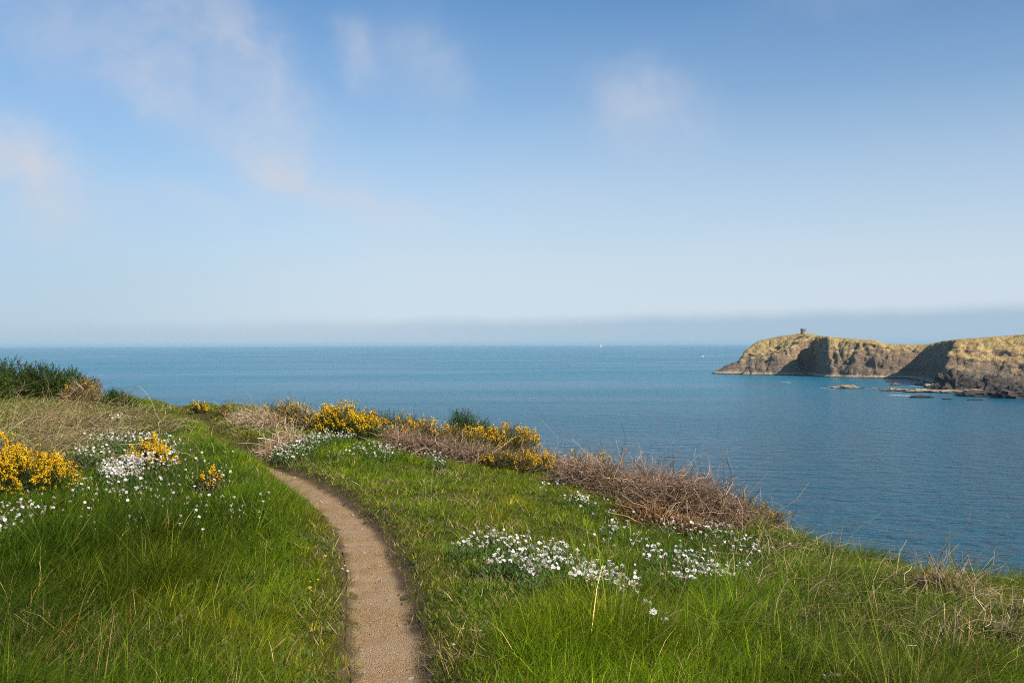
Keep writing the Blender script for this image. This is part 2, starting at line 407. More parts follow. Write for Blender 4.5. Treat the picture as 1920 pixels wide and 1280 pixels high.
sy_ = N(nt, 'ShaderNodeSeparateXYZ'); nt.links.new(gc, sy_.inputs[0])
sea_shade = ramp(nt, maprange(nt, sy_.outputs[1], 120., 900., 0., 1.), [(0, (.6, .70, .70)), (1, (1., 1.55, 1.48))])   # dim near wave faces and brighter far reflection put into the water colour
nt.links.new(mixc(nt, 1., wc.outputs[0], sea_shade.outputs[0], 'MULTIPLY'), p.inputs['Base Color'])
nt.links.new(maprange(nt, pt.outputs[0], .3, .7, .18, .26), p.inputs['Roughness'])
nt.links.new(bm.outputs[0], p.inputs['Normal']); nt.links.new(p.outputs[0], out.inputs[0])
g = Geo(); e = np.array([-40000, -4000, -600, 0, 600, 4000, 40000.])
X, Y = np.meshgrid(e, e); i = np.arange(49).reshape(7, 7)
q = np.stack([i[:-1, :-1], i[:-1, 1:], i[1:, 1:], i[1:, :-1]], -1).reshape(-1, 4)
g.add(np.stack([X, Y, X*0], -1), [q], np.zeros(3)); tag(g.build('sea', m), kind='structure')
def sea_at(u, v):
    d = ray(np.asarray(u, float), np.asarray(v, float)); return d*(-EYE/d[..., 2])[..., None]+np.array([0, 0, EYE])
# ------------------------------------------------------------------ headland across the bay
coast_uv = [(1328, 1008), (1345, 992), (1384, 984), (1390, 966), (1440, 953), (1482, 946), (1506, 950), (1512, 968), (1524, 940), (1534, 900), (1552, 884), (1600, 866),
 (1660, 852), (1704, 848), (1724, 800), (1744, 735), (1755, 690), (1768, 680), (1800, 672), (1850, 662), (1920, 650), (1990, 632), (2100, 612), (2300, 590)]
coast = [((u-960)/F*d, d) for u, d in coast_uv]
back = [(900, 590), (900, 1300), (500, 1150), (400, 1110), (330, 1090), (270, 1075), (235, 1050), (212, 1030)]
poly = np.array(coast+back)
LOWS = [.5, .5, 1.5, 2.6, 2.6, 2.6, 3., 3., 3.5, 2.4, 1.3, 1.25, 1.5, 2.6, 2.9, 2.9, 2.2, 1.05, .95, .9, .9, .9]+[2.]*12
UPS = [.5, .5, 1.3, 1.45, 1.4, 1.5, 3., 3., 3.5, 2.2, 1.05, 1., 1.25, 2.6, 2.9, 2.9, 2., .85, .8, .75, .75, .75]+[2.]*12
def poly_field(x, y, rib):                     # distance to the shore (+ inside) and the height the shore slopes allow
    best = np.full(x.shape, 1e9); hgt = np.full(x.shape, 1e9); ins = np.zeros(x.shape, bool)
    for i, (a, b) in enumerate(zip(poly, np.roll(poly, -1, 0))):
        d = b-a; t = np.clip(((x-a[0])*d[0]+(y-a[1])*d[1])/(d@d), 0, 1)
        r = np.hypot(x-a[0]-t*d[0], y-a[1]-t*d[1]); best = np.minimum(best, r)
        s = r+rib*sstep(-2, 14, r); hgt = np.minimum(hgt, LOWS[i]*np.clip(s-4, 0, 8)+UPS[i]*np.clip(s-12, 0, 200))
        c = ((a[1] > y) != (b[1] > y)) & (x < (b[0]-a[0])*(y-a[1])/(b[1]-a[1]+1e-12)+a[0]); ins ^= c
    return np.where(ins, best, -best), np.where(ins, hgt, 0)
SKU = [1300, 1330, 1342, 1362, 1385, 1392, 1398, 1412, 1430, 1462, 1500, 1522, 1560, 1600, 1640, 1662, 1700, 1735, 1752, 1768, 1785, 1850, 1920, 2100, 2300]
SKV = [706, 701, 693, 685, 677, 662, 654, 643, 634, 629, 624, 625, 632, 635, 638, 644.5, 646, 646, 643, 639, 637, 632, 627, 615, 610]
def headland_z(X, Y):
    rib = fbm(X*.035, Y*.035, o=2)*5+np.abs(fbm(X*.09+3, Y*.09, o=3))*-5+fbm(X*.3, Y*.3, o=3)*2+1.5
    s0, cl = poly_field(X, Y, rib)
    s = s0+.7*rib
    u = 960+F*X/Y
    dr = np.interp(u, [1330, 1506, 1560, 1700, 1770, 1920, 2300], [1005, 985, 930, 890, 725, 700, 660])
    top = EYE+(645.8-(u-960)*.0033-np.interp(u, SKU, SKV))/F*dr
    led = (2.6+2.2*fbm(X*.09, Y*.09, o=3))*sstep(0, 3.5, s)-3.*sstep(0, 3, -s)
    cl = cl+led
    k = 2.2; z = -k*np.log(np.exp(-np.clip(cl, -10, 90)/k)+np.exp(-np.clip(top, -10, 90)/k))
    z = z+sstep(4, 12, z)*(1-sstep(-6, 0, z-top))*fbm(X*.16, Y*.16, o=4)*1.6+.5*fbm(X*.4, Y*.4, o=3)*sstep(0, 4, z)
    return z
hx = np.arange(188, 520, 1.0); hy = np.concatenate([np.arange(575, 1015, 1.0), np.arange(1015, 1120, 4.)])
X, Y = np.meshgrid(hx, hy); Z = headland_z(X, Y)
gy, gx = np.gradient(Z, 1.0); gl = np.sqrt(gx*gx+gy*gy+1)
steep = sstep(.5, 1.2, np.hypot(gx, gy))
# bedding: ledges that tilt gently, cut into the steep faces
bed = Z+.12*X-.05*Y+1.5*fbm(X*.03, Y*.03, Z*.03, o=2)
dsp = (2.4*fbm(bed*.30, X*.012+Y*.012, o=3)+2.0*fbm(X*.11, Y*.11, Z*.16, o=5))*steep
hn = np.hypot(gx, gy)+1e-6
X2 = X-gx/hn*dsp; Y2 = Y-gy/hn*dsp
i = np.arange(X.size).reshape(X.shape)
q = np.stack([i[:-1, :-1], i[:-1, 1:], i[1:, 1:], i[1:, :-1]], -1).reshape(-1, 4)
q = q[(Z.ravel()[q] > -2.8).any(1)]
m, nt, out = newmat('cliff_rock')
geo = N(nt, 'ShaderNodeNewGeometry'); ps = N(nt, 'ShaderNodeSeparateXYZ'); nt.links.new(geo.outputs['Position'], ps.inputs[0])
ns = N(nt, 'ShaderNodeSeparateXYZ'); nt.links.new(geo.outputs['Normal'], ns.inputs[0])
mp = N(nt, 'ShaderNodeMapping'); mp.inputs['Scale'].default_value = (.045, .045, .42); mp.inputs['Rotation'].default_value = (0, .1, 0); nt.links.new(geo.outputs['Position'], mp.inputs[0])
b1 = noise_node(nt, mp.outputs[0], 1., 6, .65, .6); b2 = noise_node(nt, geo.outputs['Position'], .12, 6, .6); b3 = noise_node(nt, geo.outputs['Position'], .5, 5, .65)
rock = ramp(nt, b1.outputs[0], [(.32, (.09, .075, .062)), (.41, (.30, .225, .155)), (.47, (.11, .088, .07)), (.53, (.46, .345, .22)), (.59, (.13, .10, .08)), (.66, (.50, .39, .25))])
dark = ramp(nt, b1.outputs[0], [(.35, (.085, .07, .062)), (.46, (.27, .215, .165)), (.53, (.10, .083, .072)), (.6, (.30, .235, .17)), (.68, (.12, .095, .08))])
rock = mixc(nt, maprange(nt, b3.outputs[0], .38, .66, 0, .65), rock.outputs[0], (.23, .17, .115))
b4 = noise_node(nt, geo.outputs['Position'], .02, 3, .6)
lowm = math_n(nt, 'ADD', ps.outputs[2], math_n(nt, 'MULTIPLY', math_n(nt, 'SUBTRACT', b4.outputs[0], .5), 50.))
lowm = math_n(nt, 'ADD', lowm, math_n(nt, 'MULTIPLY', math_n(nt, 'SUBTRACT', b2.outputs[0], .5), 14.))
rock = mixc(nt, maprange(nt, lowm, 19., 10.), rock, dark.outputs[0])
rock = mixc(nt, 1., rock, (1.12, 1.03, .93), 'MULTIPLY')
turf = ramp(nt, b2.outputs[0], [(.3, (.32, .21, .085)), (.45, (.48, .33, .13)), (.6, (.54, .39, .17)), (.74, (.30, .29, .08))])
turf = mixc(nt, maprange(nt, b3.outputs[0], .45, .75, 0, .55), turf.outputs[0], (.16, .115, .055))
f = math_n(nt, 'ADD', ns.outputs[2], math_n(nt, 'MULTIPLY', math_n(nt, 'SUBTRACT', b2.outputs[0], .5), .7))
f = math_n(nt, 'ADD', f, maprange(nt, ps.outputs[2], 8., 34., -.35, .3, False))
f = maprange(nt, f, .66, .84)
c = mixc(nt, f, rock, turf)
pale = math_n(nt, 'MULTIPLY', maprange(nt, ps.outputs[2], 3.2, 2.0), maprange(nt, b3.outputs[0], .3, .5))
c = mixc(nt, pale, c, (.42, .34, .23))
c = mixc(nt, maprange(nt, ps.outputs[2], 1.0, .4), c, (.06, .045, .035))
p = N(nt, 'ShaderNodeBsdfPrincipled'); p.inputs['Roughness'].default_value = .9; p.inputs['Specular IOR Level'].default_value = .15
bm = N(nt, 'ShaderNodeBump'); bm.inputs['Distance'].default_value = 2.; bm.inputs['Strength'].default_value = .9
nt.links.new(math_n(nt, 'ADD', b3.outputs[0], b1.outputs[0]), bm.inputs['Height'])
nt.links.new(c, p.inputs['Base Color']); nt.links.new(bm.outputs[0], p.inputs['Normal']); nt.links.new(p.outputs[0], out.inputs[0])
M_cliff = m
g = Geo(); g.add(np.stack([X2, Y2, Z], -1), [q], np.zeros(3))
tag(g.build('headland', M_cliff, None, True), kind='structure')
# ------------------------------------------------------------------ rocks in the bay
def rock_mesh(sx_, sy_, sz_, seed, nu=48, nv=20):
    r = np.random.default_rng(seed); o = r.random(2)*200
    th = np.linspace(0, 2*np.pi, nu, endpoint=False); ph = np.linspace(-.35, np.pi/2, nv)
    T, Pp = np.meshgrid(th, ph)
    x = np.cos(T)*np.cos(Pp); y = np.sin(T)*np.cos(Pp); z = np.sin(Pp)
    k = 1+.45*fbm(x*1.6+o[0], y*1.6+o[1], z*2, o=4)+.42*fbm(x*5+o[0], y*5+o[1], z*6, o=4)
    V = np.stack([x*k*sx_, y*k*sy_, z*k*sz_], -1)
    idx = np.arange(nu*nv).reshape(nv, nu)
    q = np.stack([idx[:-1], np.roll(idx[:-1], -1, 1), np.roll(idx[1:], -1, 1), idx[1:]], -1).reshape(-1, 4)
    g = Geo(); g.add(V, [q], np.zeros(3)); return g
m, nt, out = newmat('shore_rock')
geo = N(nt, 'ShaderNodeNewGeometry'); ps = N(nt, 'ShaderNodeSeparateXYZ'); nt.links.new(geo.outputs['Position'], ps.inputs[0])
b1 = noise_node(nt, geo.outputs['Position'], .45, 6, .7)
at = N(nt, 'ShaderNodeObjectInfo')
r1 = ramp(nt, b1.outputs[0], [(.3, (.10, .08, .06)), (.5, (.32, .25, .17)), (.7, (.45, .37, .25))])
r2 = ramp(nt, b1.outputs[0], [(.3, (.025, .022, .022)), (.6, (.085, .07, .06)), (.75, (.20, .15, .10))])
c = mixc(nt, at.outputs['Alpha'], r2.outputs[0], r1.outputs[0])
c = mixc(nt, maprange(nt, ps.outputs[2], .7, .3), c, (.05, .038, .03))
p = N(nt, 'ShaderNodeBsdfPrincipled'); p.inputs['Roughness'].default_value = .85; p.inputs['Specular IOR Level'].default_value = .2
bm = N(nt, 'ShaderNodeBump'); bm.inputs['Distance'].default_value = .6; nt.links.new(b1.outputs[0], bm.inputs['Height'])
nt.links.new(c, p.inputs['Base Color']); nt.links.new(bm.outputs[0], p.inputs['Normal']); nt.links.new(p.outputs[0], out.inputs[0])
M_rock = m
ROCKS = [  # u0, u1, v of the foot, height px, tone (1 pale, 0 dark), label, seed
 (1563, 1624, 728.5, 6.5, 1, 'long pale brown islet standing alone in the bay off the cliffs', 1),
 (1631, 1652, 729, 2.6, 1, 'small low pale rock between the long islet and the reef', 2),
 (1656, 1712, 733, 5.2, 1, 'pale end of the low reef, on the seaward side toward the islet', 3),
 (1706, 1760, 735.5, 6.0, 1, 'pale knobbly reef rock right above the white surf', 4),
 (1752, 1810, 736.5, 6.5, 1, 'broad pale rock in the middle of the reef below the dark cove', 5),
 (1802, 1872, 737, 7.0, 1, 'pale reef rock joining the dark shore ledges', 6),
 (1710, 1756, 745.5, 4.6, 0, 'dark weedy rock awash beside the white surf', 7),
 (1670, 1692, 721.5, 3.6, 1, 'small sunlit orange rock at the foot of the shaded cove', 8),
 (1770, 1786, 748.5, 1.8, 0, 'thin dark rock barely awash, smallest of the dark rocks', 9),
 (1818, 1850, 750, 2.2, 0, 'low dark rock awash just off the right shore ledges', 10),
 (1718, 1736, 722.5, 9, 1, 'orange boulder at the dark cliff foot behind the reef', 11),
 (1738, 1790, 727, 9, 1, 'row-end orange boulder below the dark shore cliff', 12)]
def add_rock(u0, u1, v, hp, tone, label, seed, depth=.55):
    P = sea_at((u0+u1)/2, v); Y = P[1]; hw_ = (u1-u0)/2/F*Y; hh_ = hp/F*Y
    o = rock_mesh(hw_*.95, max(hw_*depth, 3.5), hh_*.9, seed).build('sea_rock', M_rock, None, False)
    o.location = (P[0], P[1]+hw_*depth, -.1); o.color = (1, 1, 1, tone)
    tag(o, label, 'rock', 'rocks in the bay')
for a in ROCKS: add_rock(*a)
# dark shore ledges to the right, at the foot of the headland slope
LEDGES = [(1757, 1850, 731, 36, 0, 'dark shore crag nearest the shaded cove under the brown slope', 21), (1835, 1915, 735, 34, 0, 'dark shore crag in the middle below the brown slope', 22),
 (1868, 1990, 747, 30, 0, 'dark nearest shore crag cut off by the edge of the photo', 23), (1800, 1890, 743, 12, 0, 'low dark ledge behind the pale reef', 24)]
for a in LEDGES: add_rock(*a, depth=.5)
# ------------------------------------------------------------------ surf, wakes
m, nt, out = newmat('white_foam')
gc = N(nt, 'ShaderNodeTexCoord').outputs['Object']; n1 = noise_node(nt, gc, 1.2, 5, .7)
p = N(nt, 'ShaderNodeBsdfPrincipled'); p.inputs['Roughness'].default_value = .8; p.inputs['Base Color'].default_value = (.8, .84, .86, 1)
t = N(nt, 'ShaderNodeBsdfTransparent'); mx = N(nt, 'ShaderNodeMixShader')
nt.links.new(maprange(nt, n1.outputs[0], .46, .66), mx.inputs[0]); nt.links.new(t.outputs[0], mx.inputs[1]); nt.links.new(p.outputs[0], mx.inputs[2]); nt.links.new(mx.outputs[0], out.inputs[0])
M_foam = m
g = Geo()
for (u, v, wp, hp) in [(1700, 741, 20, 1.5), (1688, 740.5, 12, .8), (1716, 743, 9, 1.3), (1566, 728.5, 7, 1.3), (1548, 727.5, 6, .7), (1642, 728.8, 10, .9), (1737, 724.5, 8, 1.6),
                       (1483, 716.5, 8, 1.2), (146, 668, 10, 1.2), (163, 668.3, 9, 1.2)]:
    a = sea_at(np.array([u-wp, u+wp, u]), np.array([v, v, v+hp])); c = a[2].copy(); c[1] = (a[0, 1]+a[1, 1])/2
    rx = (a[1, 0]-a[0, 0])/2; ry = abs(c[1]-a[2, 1]); k = 28; th = np.linspace(0, 2*np.pi, k, endpoint=False)
    rr = 1+.35*np.array([vnoise(np.array(3*math.cos(x_)+u), np.array(3*math.sin(x_)+v)) for x_ in th])
    V = [[c[0], c[1], .35]]+[[c[0]+rx*r_*math.cos(x_), c[1]+ry*r_*math.sin(x_), .05] for r_, x_ in zip(rr, th)]
    g.add(V, [np.array([[0, j+1, (j+1) % k+1] for j in range(k)])], np.zeros(3))
tag(g.build('surf', M_foam), kind='stuff')
# ------------------------------------------------------------------ round watch tower on the headland
m, nt, out = newmat('tower_stone')
gc = N(nt, 'ShaderNodeTexCoord').outputs['Object']; br = N(nt, 'ShaderNodeTexBrick'); br.inputs['Scale'].default_value = 1.2
n1 = noise_node(nt, gc, 1.5, 5); nt.links.new(gc, br.inputs['Vector'])
c = ramp(nt, n1.outputs[0], [(.3, (.20, .16, .125)), (.7, (.38, .31, .24))])
p = N(nt, 'ShaderNodeBsdfPrincipled'); p.inputs['Roughness'].default_value = .9; nt.links.new(c.outputs[0], p.inputs['Base Color']); nt.links.new(p.outputs[0], out.inputs[0])
bm = N(nt, 'ShaderNodeBump'); bm.inputs['Distance'].default_value = .2; nt.links.new(n1.outputs[0], bm.inputs['Height']); nt.links.new(bm.outputs[0], p.inputs['Normal'])
M_tower = m
m, nt, out = newmat('dark_opening'); p = N(nt, 'ShaderNodeBsdfPrincipled'); p.inputs['Base Color'].default_value = (.02, .02, .02, 1); p.inputs['Roughness'].default_value = .9; nt.links.new(p.outputs[0], out.inputs[0]); M_dark = m
def surface_z(x, y): return float(headland_z(np.array([[x]]), np.array([[y]]))[0, 0])
dT = 1002; tx = (1507-960)/F*dT
tz = EYE+(645.8-547*.0033-623.5)/F*dT-.6
tower = empty('watch_tower', (tx, dT, tz)); tower.scale = (1.08, 1.08, .8); tag(tower, 'small round ruined stone tower on the summit of the headland', 'tower')
def lathe(prof, k=32, jag=None):
    prof = np.array(prof); th = np.linspace(0, 2*np.pi, k, endpoint=False)
    V = np.stack([prof[:, None, 0]*np.cos(th), prof[:, None, 0]*np.sin(th), np.repeat(prof[:, None, 1], k, 1)], -1)
    if jag is not None: V[..., 2] += jag(V)
    i = np.arange(len(prof)*k).reshape(len(prof), k)
    q = np.stack([i[:-1], np.roll(i[:-1], -1, 1), np.roll(i[1:], -1, 1), i[1:]], -1).reshape(-1, 4)
    return V, q
V, q = lathe([(2.85, -1.5), (2.75, 1.5), (2.8, 3.4), (2.88, 4.4), (2.95, 5.5), (2.4, 5.5), (2.4, 1), (0, 1)], 36, lambda V: (V[..., 2] > 5)*.35*vnoise(V[..., 0]*.9+4, V[..., 1]*.9))
g = Geo(); g.add(V, [q], np.zeros(3)); g.build('wall', M_tower, tower)
def boxg(g, c, s, mi=0):
    c = np.array(c, float); s = np.array(s, float)/2
    V = np.array([[a, b, d] for a in (-1, 1) for b in (-1, 1) for d in (-1, 1)])*s+c
    g.add(V, [np.array([[0, 1, 3, 2], [4, 6, 7, 5], [0, 4, 5, 1], [2, 3, 7, 6], [0, 2, 6, 4], [1, 5, 7, 3]])], np.zeros(3), mi)
g = Geo(); boxg(g, (.5, -2.78, 3.0), (.7, .2, 1.0)); g.build('window_opening', M_dark, tower)
V, q = lathe([(2.84, 4.3), (3.08, 4.4), (3.08, 4.65), (2.86, 4.75)], 36); g = Geo(); g.add(V, [q], np.zeros(3)); g.build('ledge', M_tower, tower)
# ------------------------------------------------------------------ boats far out
m, nt, out = newmat('white_paint'); p = N(nt, 'ShaderNodeBsdfPrincipled'); p.inputs['Base Color'].default_value = (.85, .85, .84, 1); p.inputs['Roughness'].default_value = .4; nt.links.new(p.outputs[0], out.inputs[0]); M_white = m
def hull(g, L, B, H, mi=0):
    n = 9; t = np.linspace(0, 1, n); b = B/2*np.sin(np.pi*np.clip(t*.85+.15, 0, 1))**.6; b[-1] = .02
    V = []
    for k in range(n):
        x = (t[k]-.5)*L; V += [[x, -b[k], H], [x, -b[k]*.6, 0], [x, 0, -H*.2], [x, b[k]*.6, 0], [x, b[k], H]]
    q = [[k*5+j, (k+1)*5+j, (k+1)*5+j+1, k*5+j+1] for k in range(n-1) for j in range(4)]+[[k*5, k*5+4, (k+1)*5+4, (k+1)*5] for k in range(n-1)]
    g.add(V, [np.array(q), np.array([[0, 1, 2, 3, 4]])], np.zeros(3), mi)
P = sea_at(1318, 668.5)
boat = empty('motor_boat', (P[0], P[1], 0)); tag(boat, 'tiny white motor boat trailing a wake left of the headland', 'boat')
g = Geo(); hull(g, 6.5, 2.4, 1.0); g.build('hull', M_white, boat)
g = Geo(); boxg(g, (-.3, 0, 1.6), (2.2, 1.6, 1.2)); g.build('cabin', M_white, boat)
g = Geo(); boxg(g, (.82, 0, 1.75), (.06, 1.3, .6)); g.build('windscreen', M_dark, boat)
g = Geo(); a = sea_at(np.linspace(1323, 1384, 14), np.linspace(666.7, 665.8, 14)); b = sea_at(np.linspace(1323, 1384, 14), np.linspace(667.3, 666.4, 14)); a[:, 2] = b[:, 2] = .06
i = np.arange(13); g.add(np.concatenate([a, b]), [np.stack([i, i+1, i+15, i+14], 1)], np.zeros(3)); tag(g.build('boat_wake', M_foam), kind='stuff')
D = 11000.; x0 = (1127-960)/F*D
ship = empty('sailing_ship', (x0, D, 0)); ship.scale = (.36, .36, .68); tag(ship, 'tiny white sail of a ship standing on the horizon', 'ship')
g = Geo(); hull(g, 44, 9, 5); g.build('hull', M_white, ship)
for mx_ in (-9, 9):
    g = Geo(); X = np.array([[[mx_, 0, 3], [mx_, 0, 24], [mx_, 0, 46]]], float); tubes(g, X, np.array([[.4, .3, .15]]), np.array([[.3, .2, .1]]), 6); ms = g.build('mast', M_twig, ship)
    g = Geo(); V = [[mx_-7, -.8, 8], [mx_+7, -.8, 8], [mx_+5.5, -1.6, 26], [mx_-5.5, -1.6, 26], [mx_-3, -.8, 43], [mx_+3, -.8, 43]]
    V2 = [[x_, y_-.08, z_] for x_, y_, z_ in V]
    g.add(V+V2, [np.array([[0, 1, 2, 3], [3, 2, 5, 4], [9, 8, 7, 6], [10, 11, 8, 9], [0, 6, 7, 1], [4, 5, 11, 10], [0, 3, 9, 6], [3, 4, 10, 9], [1, 7, 8, 2], [2, 8, 11, 5]])], np.zeros(3)); g.build('sail', M_white, ship)

m, nt, out = newmat('sea_air')
vol = N(nt, 'ShaderNodeVolumePrincipled'); vol.inputs['Density'].default_value = 4e-5; vol.inputs['Color'].default_value = (.50, .80, 1, 1); vol.inputs['Anisotropy'].default_value = 0
nt.links.new(vol.outputs[0], out.inputs['Volume'])
g = Geo(); boxg(g, (0, 0, 32.5), (82000, 82000, 77)); tag(g.build('haze', m), kind='stuff')

sc.cycles.use_denoising = False; sc.cycles.filter_width = 1.05; sc.cycles.use_adaptive_sampling = False
sc.cycles.max_bounces = 7; sc.cycles.diffuse_bounces = 3; sc.cycles.glossy_bounces = 3; sc.cycles.transmission_bounces = 4; sc.cycles.transparent_max_bounces = 6
# ------------------------------------------------------------------ grass
def blob(u, v, u0, v0, su, sv): return np.exp(-.5*(((u-u0)/su)**2+((v-v0)/sv)**2))
def gh(x, y, u, v, sd):
    """sward height in metres"""
    h = .09+.03*fbm(x*.8, y*.8, o=2)
    left = sstep(.3, 1.3, -sd)
    h = h+left*(.075*sstep(18, 12, y)+.02)
    h = h+.09*blob(u, v, 1150, 1240, 200, 70)+.05*sstep(1250, 1550, u)*sstep(1000, 1100, v)
    h = h-.07*blob(u, v, 900, 1000, 130, 110)-.06*blob(u, v, 830, 1150, 70, 120)
    h = h+.06*blob(u, v, 620, 850, 120, 18)
    h = h-.10*blob(u, v, 250, 850, 150, 45)*left-.10*blob(u, v, 60, 890, 120, 40)*left-.06*blob(u, v, 620, 830, 110, 20)
    h = h-.16*blob(u, v, 220, 905, 260, 42)*left
    h = np.maximum(h, .06)
    tus = sstep(.0, .7, fbm(x*1.6+31, y*1.6+7, o=3)); h = h*(.72+.75*tus)
    a = np.abs(sd); h = h*(.32+.68*sstep(.2, .75, a))
    return np.clip(h, .035, .42)
LUSH = np.array([.140, .235, .008]); DEEP = np.array([.060, .125, .010]); BLUE = np.array([.055, .11, .022])
YEL = np.array([.215, .245, .009]); OLIVE = np.array([.145, .14, .014]); STRAW = np.array([.42, .32, .155]); RUST = np.array([.22, .115, .04])
def grass_cols(x, y, u, v, sd, n):
    a = fbm(x*.55+3, y*.55, o=3); b = fbm(x*1.3-9, y*1.3+4, o=3); c_ = fbm(x*3.1, y*3.1+20, o=2)
    C = LUSH[None]+(DEEP-LUSH)[None]*sstep(-.1, .5, a)[:, None]
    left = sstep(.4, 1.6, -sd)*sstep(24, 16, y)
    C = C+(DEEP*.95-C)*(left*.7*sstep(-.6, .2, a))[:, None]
    C = C+(YEL-C)*(sstep(.15, .65, b)*.65*(1-.6*left))[:, None]
    C = C+(YEL*.8-C)*(.7*np.clip(.6*blob(u, v, 300, 1110, 120, 70)+.9*blob(u, v, 480, 1220, 120, 50)+blob(u, v, 1100, 1190, 130, 50)+.7*blob(u, v, 1000, 940, 160, 60), 0, 1))[:, None]
    C = C+(BLUE-C)*(sstep(.25, .6, c_)*.5)[:, None]
    C = C+(np.array([.058, .078, .012])-C)*(.75*sstep(1250, 1650, u)*sstep(1020, 1150, v)*sstep(-.6, .3, a))[:, None]  # rough sedge green, darkened further for the shade at lower right
    C = C*(1-.27*left*sstep(12, 7, y))[:, None]  # corner shade of the near left put into the blade colour
    edge = 1-sstep(.25, .7, np.abs(sd))
    C = C+(OLIVE-C)*(edge*.6)[:, None]
    dead = .035+.08*sstep(.2, .6, -b)+.16*blob(u, v, 880, 1000, 120, 70)+.12*edge+.08*sstep(1250, 1600, u)*sstep(960, 1060, v)
    dead = dead+.16*blob(u, v, 90, 800, 190, 45)+.25*blob(u, v, 120, 1240, 160, 50)
    dead = dead-.03*left
    r = rng.random(n)
    C = np.where((r < dead*.6)[:, None], STRAW[None], C); C = np.where(((r >= dead*.6) & (r < dead*.85))[:, None], RUST[None]*1.1, C)
    return C*np.exp(rng.normal(0, .22, (n, 1)))
def sample_ground(n, ymin=4.0, ymax=44., pw=.5, u0=-420, u1=2700):
    """points on the land, thinning out with distance"""
    r = rng.random(n); k = 1-pw
    y = (ymin**k+r*(ymax**k-ymin**k))**(1/k); u = u0+(u1-u0)*rng.random(n)
    x = (u-960)/F*y
    e = edge_dist(x, y); ok = e < 2.2
    x, y = x[ok], y[ok]
    return x, y
x, y = sample_ground(1090000)
# half of the blades stand in tufts that share a root, a height and a colour
xt, yt = sample_ground(79000); nt_ = len(xt); per = 13
tid = np.concatenate([np.full(len(x), -1), np.repeat(np.arange(nt_), per)])
spr = .018*np.sqrt(np.repeat(yt, per)/6)*(1+.6*rng.random(nt_*per)); ang = rng.random(nt_*per)*6.28
x = np.concatenate([x, np.repeat(xt, per)+spr*np.cos(ang)]); y = np.concatenate([y, np.repeat(yt, per)+spr*np.sin(ang)])
ang = np.concatenate([rng.random(len(x)-len(ang))*6.28, ang])
sd = path_sd(x, y)
ok = np.abs(sd-.02+.09*fbm(x*4, y*4, o=3)) > PHW-.01+.04*rng.standard_normal(len(x))
ok |= (y > 12.4) & (np.abs(sd) > .12*(1-sstep(13, 14.5, y))) & (rng.random(len(x)) < sstep(12.4, 14, y))
thin = np.maximum(sstep(.16, .42, np.abs(sd)), sstep(13, 15, y)); ok &= rng.random(len(x)) < .25+.75*thin
x, y, sd, tid, ang = x[ok], y[ok], sd[ok], tid[ok], ang[ok]
z = terrain(x, y); P = np.stack([x, y, z-.01], 1); u, v = project(P)
keep = (v < 1420); P, x, y, sd, u, v, tid, ang = [q_[keep] for q_ in (P, x, y, sd, u, v, tid, ang)]; n = len(x)
tuft = tid >= 0; th_ = np.exp(rng.normal(.08, .32, nt_))[tid]; tc_ = np.exp(rng.normal(0, .4, (nt_, 1))*np.array([[1.1, .9, .8]]))[tid]
H = gh(x, y, u, v, sd)*np.exp(rng.normal(0, .25, n))*np.where(tuft, th_, 1.)
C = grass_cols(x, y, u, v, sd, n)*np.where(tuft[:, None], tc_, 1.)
wind = fbm(x*.7, y*.7, o=2); wa = .1+.9*wind
k_ = np.where(tuft, .55+.5*rng.random(n), 0)
az0 = np.where(rng.random(n) < .62, wa+rng.normal(0, .6, n), rng.random(n)*2*np.pi)
az_ = np.arctan2(np.sin(wa)*.55+k_*np.sin(ang)*1.1, np.cos(wa)*.55+k_*np.cos(ang)*1.1); az_ = np.where(tuft, az_, az0)
lean = np.abs(rng.normal(.36, .24, n)); curve = np.abs(rng.normal(.5, .32, n))
W = (.0027+.00040*y)*np.exp(rng.normal(0, .25, n))*np.where(H < .08, .85, 1.)
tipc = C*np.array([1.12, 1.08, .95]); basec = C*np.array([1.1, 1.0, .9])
g = Geo()
near = y < 11
for msk, ns_ in ((near, 3), (~near, 2)):
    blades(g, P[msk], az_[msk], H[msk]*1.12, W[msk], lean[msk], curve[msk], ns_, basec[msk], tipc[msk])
tag(g.build('grass', M_grass), 'short and long green coastal grass on both sides of the path', None, None, 'stuff')
print('blades', n)
# flat leafy weeds low in the sward
x, y = sample_ground(38000, ymax=16); sd = path_sd(x, y); ok = (np.abs(sd) > .24) & (fbm(x*1.1+50, y*1.1, o=2) > .05); x, y = x[ok], y[ok]
n = len(x); P = np.stack([x, y, terrain(x, y)+.012+.05*rng.random(n)], 1)
g = Geo(); blades(g, P, rng.random(n)*6.28, .02+.025*rng.random(n), .007+.008*rng.random(n), .9+.4*rng.random(n), rng.normal(0, .2, n), 3,
   mixcol([(.06, .12, .02), (.10, .16, .025), (.16, .18, .03), (.05, .10, .03)], n), mixcol([(.08, .14, .02), (.12, .17, .025), (.2, .2, .04)], n), power=.35)
tag(g.build('weeds', M_leaf), 'small leafy weeds growing low among the grass', None, None, 'stuff')
